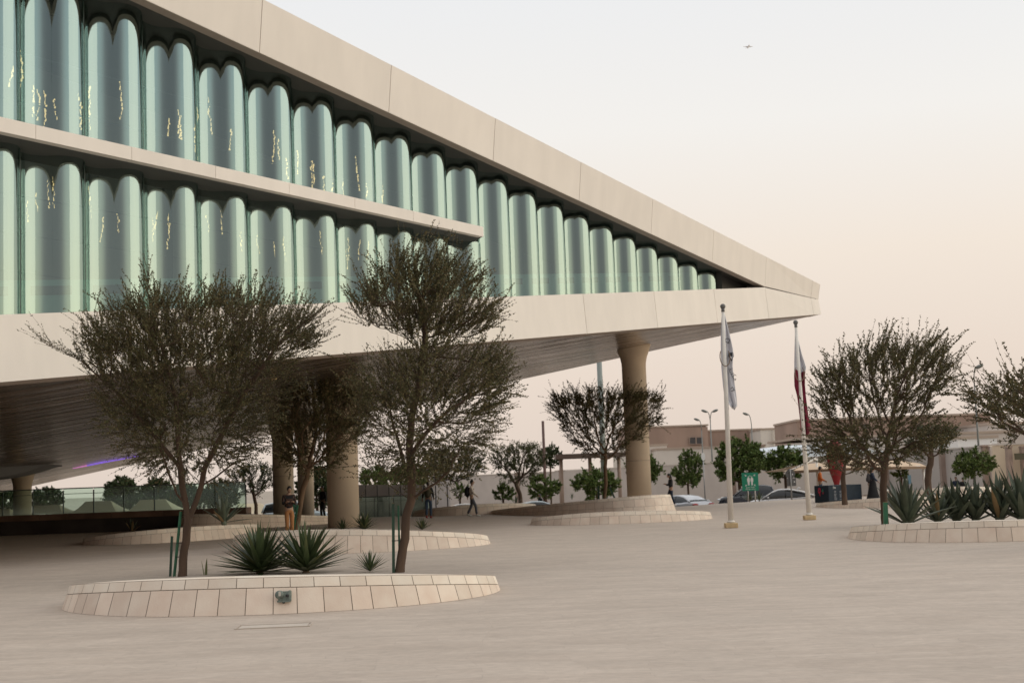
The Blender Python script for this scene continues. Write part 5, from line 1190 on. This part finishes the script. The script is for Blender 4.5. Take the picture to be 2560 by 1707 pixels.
# aeroplane, far off
c = P(1871, 117, 4300); t_ = thing('airplane', 'tiny pale airliner flying head-on in the upper sky', 'airplane', c); m_ap = mat('airliner_paint', (.85, .85, .86), .5)
mb = MB(); mb.tube([(0, -18, -1), (0, -15, -.5), (0, 14, 0), (0, 20, .8)], [.3, 2.0, 2.0, .4], 10); mb.build('fuselage', m_ap, t_)
for sg in (-1, 1):
    mb = MB(); mb.prism([(sg*1.5, -5), (sg*15, 5), (sg*15, 7.5), (sg*1.5, 3)], .5, 0, (0, 0, -.6), (1, 0, .10*sg), (0, 1, 0), (0, 0, 1)); mb.build('wing', m_ap, t_)
    mb = MB(); mb.tube([(sg*5.4, -4.5, -1.6), (sg*5.4, 0, -1.5)], 1.25, 10); mb.build('engine', mat('engine_grey', (.4, .4, .42), .5), t_)
    mb = MB(); mb.prism([(sg*.5, 14), (sg*6, 18), (sg*6, 19.5), (sg*.5, 18)], .3, 0, (0, 0, .6), (1, 0, 0), (0, 1, 0), (0, 0, 1)); mb.build('tailplane', m_ap, t_)
mb = MB(); mb.prism([(13, 1), (19, 7), (21, 7), (19, 1)], .4, 0, (-.2, 0, 0), (0, 1, 0), (0, 0, 1), (1, 0, 0)); mb.build('fin', m_ap, t_)
# ------------------------------------------------------------------ people
def skin_shell(pts, edges, rad, sub=1):
    me = bpy.data.meshes.new('sk'); me.from_pydata([tuple(p) for p in pts], edges, [])
    ob = bpy.data.objects.new('sk', me); COL.objects.link(ob)
    ob.modifiers.new('skin', 'SKIN').use_smooth_shade = True
    sv_ = me.skin_vertices[0].data
    for i, r in enumerate(rad):
        sv_[i].radius = (r, r) if not hasattr(r, '__len__') else r; sv_[i].use_root = (i == 0)
    ss = ob.modifiers.new('sub', 'SUBSURF'); ss.levels = sub; ss.render_levels = sub
    dg = bpy.context.evaluated_depsgraph_get(); dg.update()
    m2 = bpy.data.meshes.new_from_object(ob.evaluated_get(dg)); V = [tuple(v.co) for v in m2.vertices]; F = [tuple(p.vertices) for p in m2.polygons]
    bpy.data.objects.remove(ob); bpy.data.meshes.remove(me); bpy.data.meshes.remove(m2)
    return V, F
def cloth(name, c): return mat(name, c, .85, var=.12, scale=9)
def person(label, loc, face, h=1.72, skin=(.36, .21, .13), top=None, legs=None, hair=(.012, .011, .010), stride=.0, armL=None, armR=None, look=0.0, robe=None, longhair=False, shoe=(.05, .05, .05), seated=False, plaid=None, beard=False, scarf=False, group='people on the plaza'):
    k = h/1.75; rz = math.atan2(-face[0], face[1]); o = thing('person', label, 'person', loc, rz, group)
    V = Vector; dz = -.45 if seated else 0
    z = lambda q: q+dz
    pel, spi, che, nec, hb = V((0, 0, z(.96))), V((0, -.01, z(1.16))), V((0, .0, z(1.36))), V((0, .015, z(1.5))), V((0, .03+.03*look, z(1.56)))
    pts = [pel, spi, che, nec, hb]; E = [(0, 1), (1, 2), (2, 3), (3, 4)]; R = [(.155, .115), (.135, .10), (.165, .105), .055, .058]
    sh = {}; lg = {}
    for sg, nm, arm in ((-1, 'L', armL), (1, 'R', armR)):
        S_ = V((sg*.185, 0, z(1.42))); el, wr = arm if arm else ((.06*sg, -.03, -.28), (.07*sg, .05, -.52))
        e = S_+V(el); w = S_+V(wr); hd = w+(w-e).normalized()*.075; sh[nm] = (S_, e, w, hd)
        i = len(pts); pts += [S_, e, w, hd]; E += [(2, i), (i, i+1), (i+1, i+2), (i+2, i+3)]; R += [.062, .043, .030, (.038, .018)]
        hip = V((sg*.09, 0, z(.9)))
        if seated: kn, an, toe = V((sg*.12, .42, z(.92))), V((sg*.12, .45, .05)), V((sg*.12, .6, .03))
        else:
            f = stride*sg; an = V((sg*.085, f*.9, .085+max(0, -f)*.16)); kn = (hip+an)/2+V((0, .05+abs(f)*.12, .02)); toe = an+V((0, .15, -.05-max(0, -f)*.08))
        lg[nm] = (hip, kn, an, toe); i = len(pts); pts += [hip, kn, an, toe]; E += [(0, i), (i, i+1), (i+1, i+2), (i+2, i+3)]; R += [.088, .055, .038, .034]
    sc = lambda P_: [p*k for p in P_]; rs = lambda R_: [tuple(x*k for x in r) if hasattr(r, '__len__') else r*k for r in R_]
    mb = MB(); v, f = skin_shell(sc(pts), E, rs(R)); mb.add(v, f, 0, True)
    hc = (hb+V((0, .015+.035*look, .105-.015*look)))*k; tilt = Matrix.Rotation(-.55*look, 4, 'X')
    n0 = len(mb.v); mb.ball(hc, (.074*k, .095*k, .118*k), 16, 0, mtx=tilt)
    for dx, dy, dz_, r in ((0, .1, -.012, (.014, .022, .022)), (-.076, 0, -.01, (.010, .02, .03)), (.076, 0, -.01, (.010, .02, .03))):
        mb.ball(hc+(tilt @ V((dx, dy, dz_)))*k, tuple(q*k for q in r), 8, 0, mtx=tilt)
    for dx in (-.03, .03): mb.ball(hc+(tilt @ V((dx, .086, .012)))*k, (.011*k, .008*k, .007*k), 6, 1)
    mb.ball(hc+(tilt @ V((0, .087, -.055)))*k, (.024*k, .008*k, .007*k), 6, 2)
    for nm, (S_, e, w, hd) in sh.items():                     # five bent fingers a hand
        d = (w-e).normalized(); sd_ = d.cross(V((0, 0, 1))); sd_ = sd_.normalized() if sd_.length > .1 else V((1, 0, 0)); up = sd_.cross(d)
        for q, (off, ln) in enumerate(((-.028, .062), (-.010, .074), (.008, .070), (.026, .055))):
            a = hd+sd_*off; b_ = a+d*ln*.5-up*.012; c = b_+d*ln*.35-up*.03; mb.tube([x*k for x in (a-d*.02, a+d*.01, b_, c)], [.009*k, .009*k, .008*k, .006*k], 6)
        a = w+d*.03+sd_*.03; mb.tube([x*k for x in (a-sd_*.01, a+sd_*.025+d*.025, a+sd_*.03+d*.055-up*.01)], [.012*k, .010*k, .007*k], 6)
    sk = mat('skin_%d' % int(skin[0]*100), skin, .6); dk = mat('eye_dark', (.02, .015, .012), .4); lip = mat('lip', (.28, .11, .09), .6)
    mb.build('body', [sk, dk, lip], o)
    # hair
    hm = mat('hair_black', hair, .5); mb = MB(); mb.ball(hc+(tilt @ V((0, -.018, .022)))*k, (.088*k, .10*k, .112*k), 14, 0, mtx=tilt)
    fr = mb.v; keep = []
    if longhair: mb.tube([x*k+V((0, 0, 0)) for x in (hc/k+V((0, -.05, .05)), hc/k+V((0, -.085, -.08)), hc/k+V((0, -.10, -.22)), hc/k+V((0, -.09, -.30)))], [.08*k, .09*k, .075*k, .02*k], 10)
    if scarf: mb.tube([x*k for x in (hb+V((0, -.02, .1)), hb+V((0, -.02, -.02)), hb+V((0, -.01, -.13)))], [.09*k, .095*k, .16*k], 12)
    if beard: mb.ball(hc+(tilt @ V((0, .05, -.075)))*k, (.058*k, .052*k, .05*k), 10)
    mb.build('headscarf' if scarf else 'hair', hm, o)
    # clothes
    T = [pel+V((0, 0, -.02)), spi, che, nec+V((0, -.01, -.03))]; ET = [(0, 1), (1, 2), (2, 3)]; RT = [(.175, .135), (.165, .125), (.185, .125), .075]
    for nm in 'LR':
        S_, e, w, hd = sh[nm]; i = len(T); T += [S_, e, w-(w-e).normalized()*.01]; ET += [(2, i), (i, i+1), (i+1, i+2)]; RT += [.082, .062, .048]
    v, f = skin_shell(sc(T), ET, rs(RT)); mb = MB(); mb.add(v, f, 0, True)
    if plaid:
        for j, fc in enumerate(f):
            c = sum((V(v[i]) for i in fc), V())/len(fc)
            if (int((c.z+5)/.09) % 2 == 0) != (int((c.x+5)/.07) % 2 == 0): mb.m[j] = 1
    mb.build('shirt' if not robe else 'robe_top', [top, plaid] if plaid else top, o)
    if robe:
        mb = MB(); pr = [(.16, 1.08), (.19, .96), (.21, .7), (.25, .35), (.30, .04)]; n = 20; vs = []; fs = []
        for j, (r, zz) in enumerate(pr):
            for q in range(n):
                a = 2*math.pi*q/n; rr = r*(1+.07*math.sin(a*5+j)*(j/4)); vs.append(V((rr*math.cos(a), rr*math.sin(a)*(.8+.5*abs(stride)*j), zz+dz*min(1, zz)))*k)
        for j in range(4):
            for q in range(n): fs.append((j*n+q, j*n+(q+1) % n, (j+1)*n+(q+1) % n, (j+1)*n+q))
        mb.add(vs, fs, 0, True); mb.build('robe_skirt', robe, o)
    else:
        T = [pel+V((0, 0, .04)), pel+V((0, 0, -.05))]; ET = [(0, 1)]; RT = [(.165, .125), (.16, .125)]
        for nm in 'LR':
            hip, kn, an, toe = lg[nm]; i = len(T); T += [hip, kn, an+V((0, 0, .02))]; ET += [(1, i), (i, i+1), (i+1, i+2)]; RT += [.103, .077, .066]
        v, f = skin_shell(sc(T), ET, rs(RT)); mb = MB(); mb.add(v, f, 0, True); mb.build('trousers', legs, o)
    for nm in 'LR':
        hip, kn, an, toe = lg[nm]; mb = MB(); d = (toe-an).normalized(); mb.tube([x*k for x in (an-d*.06+V((0, 0, -.03)), an+V((0, 0, -.025)), an.lerp(toe, .6)+V((0, 0, -.005)), toe+d*.04)], [.035*k, .055*k, .048*k, .026*k], 10); mb.build('shoe', mat('shoe_%d' % int(shoe[0]*100+shoe[1]*10), shoe, .6), o)
    return o
def backpack(label, loc, face, s=1.0, col=(.015, .016, .02)):
    rz = math.atan2(-face[0], face[1]); o = thing('backpack', label, 'backpack', loc, rz, 'backpacks worn by people'); m = cloth('pack_%d' % int(col[0]*1000), col); mb = MB(); mb.ball((0, -.05, 0), (.15*s, .11*s, .24*s), 14); mb.build('bag', m, o)
    mb = MB(); mb.ball((0, -.13, -.07), (.11*s, .06*s, .12*s), 12); mb.build('pocket', m, o)
    for sg in (-1, 1):
        mb = MB(); mb.tube([(sg*.1, .0, .17), (sg*.12, .12, .21), (sg*.13, .24, .12), (sg*.12, .2, -.1), (sg*.1, .0, -.17)], .02, 6); mb.build('strap', m, o)
    return o
phoneL = ((-.03, .06, -.27), (.08, .27, -.20)); phoneR = ((.03, .06, -.27), (-.06, .26, -.20)); swF = ((.03, .10, -.26), (.02, .27, -.42)); swB = ((.04, -.14, -.25), (.05, -.22, -.46))
neg = lambda a: tuple((-p[0], p[1], p[2]) for p in a)
c_blk = cloth('cloth_black', (.012, .012, .014)); c_navy = cloth('cloth_navy', (.02, .03, .055)); c_grey = cloth('cloth_grey', (.09, .095, .11)); c_lt = cloth('cloth_light', (.56, .50, .44)); c_or = cloth('cloth_orange', (.50, .12, .02)); c_tan = cloth('cloth_tan', (.42, .19, .07)); c_jean = cloth('cloth_denim', (.035, .06, .10)); c_rust = cloth('cloth_rust', (.07, .035, .025))
g = G(724, 1341); person('boy in a dark plaid shirt and orange-tan trousers looking down at a phone', g, (.35, -.94), 1.70, (.42, .26, .18), c_blk, c_tan, armL=phoneL, armR=phoneR, look=1.0, plaid=c_rust, shoe=(.42, .22, .10))
t_ = thing('phone', 'dark phone held by the boy in the plaid shirt', 'phone', Vector((g.x+.05, g.y-.30, 1.16)), .3); mb = MB(); mb.box((0, 0, 0), (.075, .15, .01), mtx=Matrix.Rotation(.6, 4, 'X')); mb.build('case', mat('phone_black', (.02, .02, .02), .3), t_)
g = G(1072, 1295); person('person walking away in dark clothes, blue jeans and red shoes', g, (.15, .99), 1.72, (.20, .12, .08), c_blk, c_jean, stride=.12, armL=neg(swB), armR=swF, shoe=(.25, .02, .02)); backpack('patterned khaki backpack on the person walking away', g+Vector((-.02, -.14, 1.22)), (.15, .99), 1.05, (.045, .038, .02))
g = G(1181, 1291); person('student in a pale sweater and grey trousers walking right', g, (.98, -.1), 1.72, (.36, .22, .15), c_lt, c_grey, stride=.26, armL=neg(swB), armR=swF, shoe=(.55, .55, .5)); backpack('black backpack on the student in the pale sweater', g+Vector((-.15, 0, 1.20)), (.98, -.1), 1.15)
g = G(1679, 1266.5); person('woman in black with long dark hair walking left, looking at a phone', g, (-1, -.12), 1.70, (.40, .24, .17), c_blk, c_navy, stride=.2, armL=phoneL, armR=phoneR, look=.5, longhair=True, shoe=(.6, .58, .55))
g = P(2053, 1247, 74.0); g.z = 0; person('bearded man in an orange shirt standing behind the kiosk box', g, (.97, -.2), 1.78, (.30, .17, .10), c_or, c_jean, armL=neg(((.05, .05, -.27), (-.02, .22, -.38))), armR=((.05, .05, -.27), (-.02, .24, -.36)), beard=True)
g = P(2184, 1247, 72.5); g.z = 0; person('woman in a long black robe with wavy dark hair walking right', g, (.96, -.25), 1.66, (.34, .2, .14), c_navy, None, stride=.22, robe=c_blk, longhair=True, armL=neg(swB), armR=swF, shoe=(.5, .48, .45)); backpack('grey backpack on the woman in the black robe', g+Vector((-.13, .02, 1.13)), (.96, -.25), 1.05, (.06, .055, .06))
pz = PLANT['far'][6]; g = pz(2391, 1221); person('person in dark clothes sitting on the far right planter', g+Vector((0, 0, -.42)), (-.2, -1), 1.66, (.3, .18, .12), c_navy, c_blk, seated=True)
g = pz(2414, 1222); person('second seated person, mostly hidden by a plant on the far right planter', g+Vector((0, .5, -.46)), (.2, -1), 1.66, (.3, .18, .12), c_blk, c_blk, seated=True)
g = PLANT['walk'][6](1351, 1262); person('person in a black veil sitting on the planter by the parked car', g+Vector((0, -.4, -.50)), (-.8, -.5), 1.6, (.3, .18, .12), c_blk, None, robe=c_blk, seated=True, scarf=True)
g = P(808, 1279, 77); g.z = 0; person('person in black standing between the thick column and the columns behind', g, (-.7, -.7), 1.72, (.2, .12, .08), c_blk, c_blk, stride=.05)
for px, lab, fc in ((498, 'person in a dark top seen far behind the dark wall', (.9, -.3)), (511, 'second person far behind the dark wall, in black', (-.9, -.3))):
    g = P(px, 1264, 96); person(lab, (g.x, g.y, g.z-1.72), fc, 1.72, (.25, .15, .1), c_navy if px < 505 else c_blk, c_blk, group='people beyond the balustrade')
# ------------------------------------------------------------------ cars
m_tyre = mat('tyre', (.02, .02, .02), .85); m_rim = mat('rim', (.42, .42, .43), .35, .8); m_cg = mat('car_glass', (.018, .022, .026), .06, spec=.6); m_red = mat('tail_red', (.30, .012, .015), .25); m_lit = emit('tail_lit', (1.0, .16, .10), 2.2); m_hl = mat('headlight', (.6, .62, .64), .15); m_trim = mat('black_trim', (.02, .02, .022), .5)
PROF = {'sedan': (4.7, 1.82, [(-2.35, .45), (-2.33, .72), (-2.2, .98), (-1.6, 1.03), (-.9, .97), (.2, .95), (1.0, .93), (1.7, .85), (2.2, .70), (2.35, .45)], [(-1.85, 1.02), (-1.1, 1.33), (-.45, 1.44), (.2, 1.43), (.7, 1.25), (1.25, .93)]),
        'coupe': (4.75, 1.95, [(-2.37, .5), (-2.36, .8), (-2.25, 1.10), (-1.7, 1.14), (-.9, 1.08), (.2, 1.05), (1.0, 1.03), (1.75, .98), (2.2, .84), (2.37, .5)], [(-2.1, 1.12), (-1.35, 1.45), (-.5, 1.62), (.2, 1.62), (.75, 1.42), (1.3, 1.03)]),
        'suv': (5.0, 1.95, [(-2.5, .55), (-2.48, .95), (-2.42, 1.12), (-1.6, 1.14), (0, 1.12), (1.0, 1.12), (1.3, 1.12), (2.2, 1.04), (2.45, .92), (2.5, .55)], [(-2.4, 1.12), (-2.2, 1.72), (-1.5, 1.84), (.2, 1.84), (.7, 1.72), (1.35, 1.12)]),
        'pickup': (5.4, 1.98, [(-2.7, .6), (-2.68, 1.08), (-2.6, 1.14), (-1.2, 1.14), (0, 1.15), (1.0, 1.17), (1.4, 1.17), (2.35, 1.10), (2.65, .95), (2.7, .6)], [(-1.35, 1.14), (-1.2, 1.74), (-.7, 1.86), (.4, 1.86), (.9, 1.70), (1.5, 1.16)])}
def car(label, loc, rz, kind, paint, lit=False, name='parked_car'):
    L, W, dk, cb_ = PROF[kind]; o = thing(name, label, 'car' if kind not in ('pickup',) else 'pickup truck', loc, rz, 'cars parked on the road below the plaza'); mb = MB(); hw = W/2
    def loft(st, close=True):
        n = len(st[0]); vs = [p for s in st for p in s]; fs = []
        for i in range(len(st)-1):
            for j in range(n-1): fs.append((i*n+j, i*n+j+1, (i+1)*n+j+1, (i+1)*n+j))
        fs.append(tuple(range(n))); fs.append(tuple((len(st)-1)*n+j for j in range(n-1, -1, -1))); return vs, fs
    xs = np.linspace(-L/2, L/2, 27); st = []
    for x in xs:
        zt = float(np.interp(x, [p[0] for p in dk], [p[1] for p in dk])); e = abs(x)/(L/2); w = hw*(1-.16*max(0, (e-.78)/.22)**2); zb = .26+.16*max(0, (e-.85)/.15)
        half = [(w*.80, zb), (w*.97, zb+.08), (w, .5*(zb+zt)-.02), (w*.985, zt-.14), (w*.93, zt-.03), (w*.80, zt+.0), (w*.4, zt+.022)]
        st.append([Vector((x, y, z)) for y, z in half]+[Vector((x, -y, z)) for y, z in reversed(half)]+[Vector((x, half[0][0], half[0][1]))])
    vs, fs = loft(st); mb.add(vs, fs, 0, True); body = mb.build('body', paint, o)
    xs = np.linspace(cb_[0][0], cb_[-1][0], 17); st = []; rp = []
    for x in xs:
        zt = float(np.interp(x, [p[0] for p in cb_], [p[1] for p in cb_])); zb = float(np.interp(x, [p[0] for p in dk], [p[1] for p in dk]))-.03; zm = max(p[1] for p in cb_); f = max(0.02, (zt-zb)/(zm-zb)); wb = hw*.92; wt = hw*(.92-.22*f)
        half = [(wb, zb), (wb*.5+wt*.5+.015, (zb+zt)/2), (wt, zt-.03), (wt*.9, zt), (wt*.45, zt+.018)]
        st.append([Vector((x, y, z)) for y, z in half]+[Vector((x, -y, z)) for y, z in reversed(half)]+[Vector((x, half[0][0], half[0][1]))]); rp.append((x, wt, zt, zb, wb))
    vs, fs = loft(st); mb = MB(); mb.add(vs, fs, 0, True); mb.build('window', m_cg, o)
    mb = MB(); zm = max(p[1] for p in cb_); R1 = [r for r in rp if r[2] > zm-.2 or (kind in ('coupe', 'sedan') and r[0] < cb_[2][0] and r[2] > zm-.34)]
    st = [[Vector((x, y, z)) for y, z in ((wt+.012, zt-.075), (wt+.006, zt-.02), (wt*.9, zt+.012), (wt*.45, zt+.03), (-wt*.45, zt+.03), (-wt*.9, zt+.012), (-wt-.006, zt-.02), (-wt-.012, zt-.075))] for x, wt, zt, zb, wb in R1]
    n = 8; vs = [p for s in st for p in s]; mb.add(vs, [(i*n+j, i*n+j+1, (i+1)*n+j+1, (i+1)*n+j) for i in range(len(st)-1) for j in range(n-1)], 0, True)
    a, b = R1[0], R1[-1]; c0, c1 = rp[0], rp[-1]
    for sg in (-1, 1):
        for (p, q, w) in ((a, c0, .055), (b, c1, .04)): mb.tube([Vector((p[0], sg*p[1], p[2]-.03)), Vector((q[0], sg*q[4], q[3]+.03))], [w, w*1.3], 6)
        xm = -.25; rr = min(rp, key=lambda r: abs(r[0]-xm)); mb.tube([Vector((xm, sg*(rr[1]+.008), rr[2]-.05)), Vector((xm, sg*(rr[4]+.004), rr[3]+.03))], .028, 6, 1)
    mb.build('roof', [paint, m_trim], o)
    wr = .34 if kind in ('sedan', 'coupe') else .39
    for sx in (-1, 1):
        for sg in (-1, 1):
            q = Vector((sx*L*.295, sg*(hw-.12), wr)); t = MB(); M = Matrix.Rotation(math.pi/2, 4, 'X'); prf = [(wr*.62, -.11), (wr*.97, -.11), (wr, -.08), (wr, .08), (wr*.97, .11), (wr*.62, .11)]
            t.lathe((0, 0, 0), prf, 22); t.v = [tuple(M @ Vector(v)+q) for v in t.v]; wh = t.build('wheel', m_tyre, o)
            t = MB(); t.lathe((0, 0, 0), [(wr*.66, -.1), (wr*.60, -.03), (wr*.60, .03), (wr*.66, .1)], 20)
            for s5 in range(5):
                an = s5*2*math.pi/5
                for zz in (-.115, .115): t.box((math.cos(an)*wr*.32, math.sin(an)*wr*.32, zz), (wr*.62, .05, .02), rz=an)
            t.v = [tuple(M @ Vector(v)+q) for v in t.v]; t.build('rim', m_rim, wh)
    zt = dk[2][1]
    for sg in (-1, 1):
        mb = MB(); mb.ball((-L/2+.10, sg*hw*.74, zt-.16), (.10, .26, .085), 10); mb.build('taillight', m_lit if lit else m_red, o)
        mb = MB(); mb.ball((L/2-.17, sg*hw*.72, dk[-2][1]-.03), (.15, .20, .075), 10); mb.build('headlight', m_hl, o)
        mb = MB(); xm = cb_[-2][0]+.12; mb.ball((xm, sg*(hw+.06), dk[5][1]+.06), (.07, .10, .065), 8); mb.build('mirror', paint if kind != 'pickup' else m_trim, o)
        for xd in (.25, -.75): mb = MB(); mb.box((xd, sg*(hw*.99), dk[5][1]-.17), (.2, .03, .03)); mb.build('door_handle', m_rim, o)
    mb = MB(); mb.box((-L/2-.012, 0, .62), (.02, .52, .13)); mb.build('number_plate', mat('plate_white', (.6, .6, .58), .5), o)
    return o
m_silver = mat('paint_silver', (.46, .47, .50), .28, .35, coat=.6); m_white = mat('paint_white', (.70, .70, .71), .3, coat=.6); m_navy = mat('paint_navy', (.018, .022, .032), .25, coat=.7); m_ice = mat('paint_iceblue', (.42, .50, .55), .3, .2, coat=.5); m_bk = mat('paint_black', (.012, .013, .016), .2, coat=.8)
def cxy(px, Y): v = ray(px, 1200); return (v.x*Y, Y, ROADZ+.004)
car('silver sedan with red taillights parked behind the woman in black', cxy(1702, 96), R_(122), 'sedan', m_silver)
pk = car('dark navy pickup with a boxy cab parked behind the green sign', cxy(1885, 103), R_(174), 'pickup', m_navy)
wc = car('white coupe-roofed car with a lit red taillight in front of the dark pickup', cxy(1953, 94), R_(168), 'coupe', m_white, lit=True)
mb = MB(); mb.tube([(-1.0, 0, 1.60), (-1.12, 0, 1.70), (-1.25, 0, 1.64)], [.06, .05, .02], 8); mb.build('roof_antenna', m_white, wc)
car('white sedan whose roof shows above the planter by the student', cxy(1150, 92), R_(186), 'sedan', m_white)
car('pale blue sedan behind the veiled person on the planter', cxy(1343, 92), R_(8), 'sedan', m_ice)
car('pale blue estate car seen between the shaded tree and the columns', cxy(738, 106), R_(4), 'suv', m_ice)
car('black car with a long bonnet entering at the right edge', cxy(2618, 82), R_(178), 'suv', m_bk)
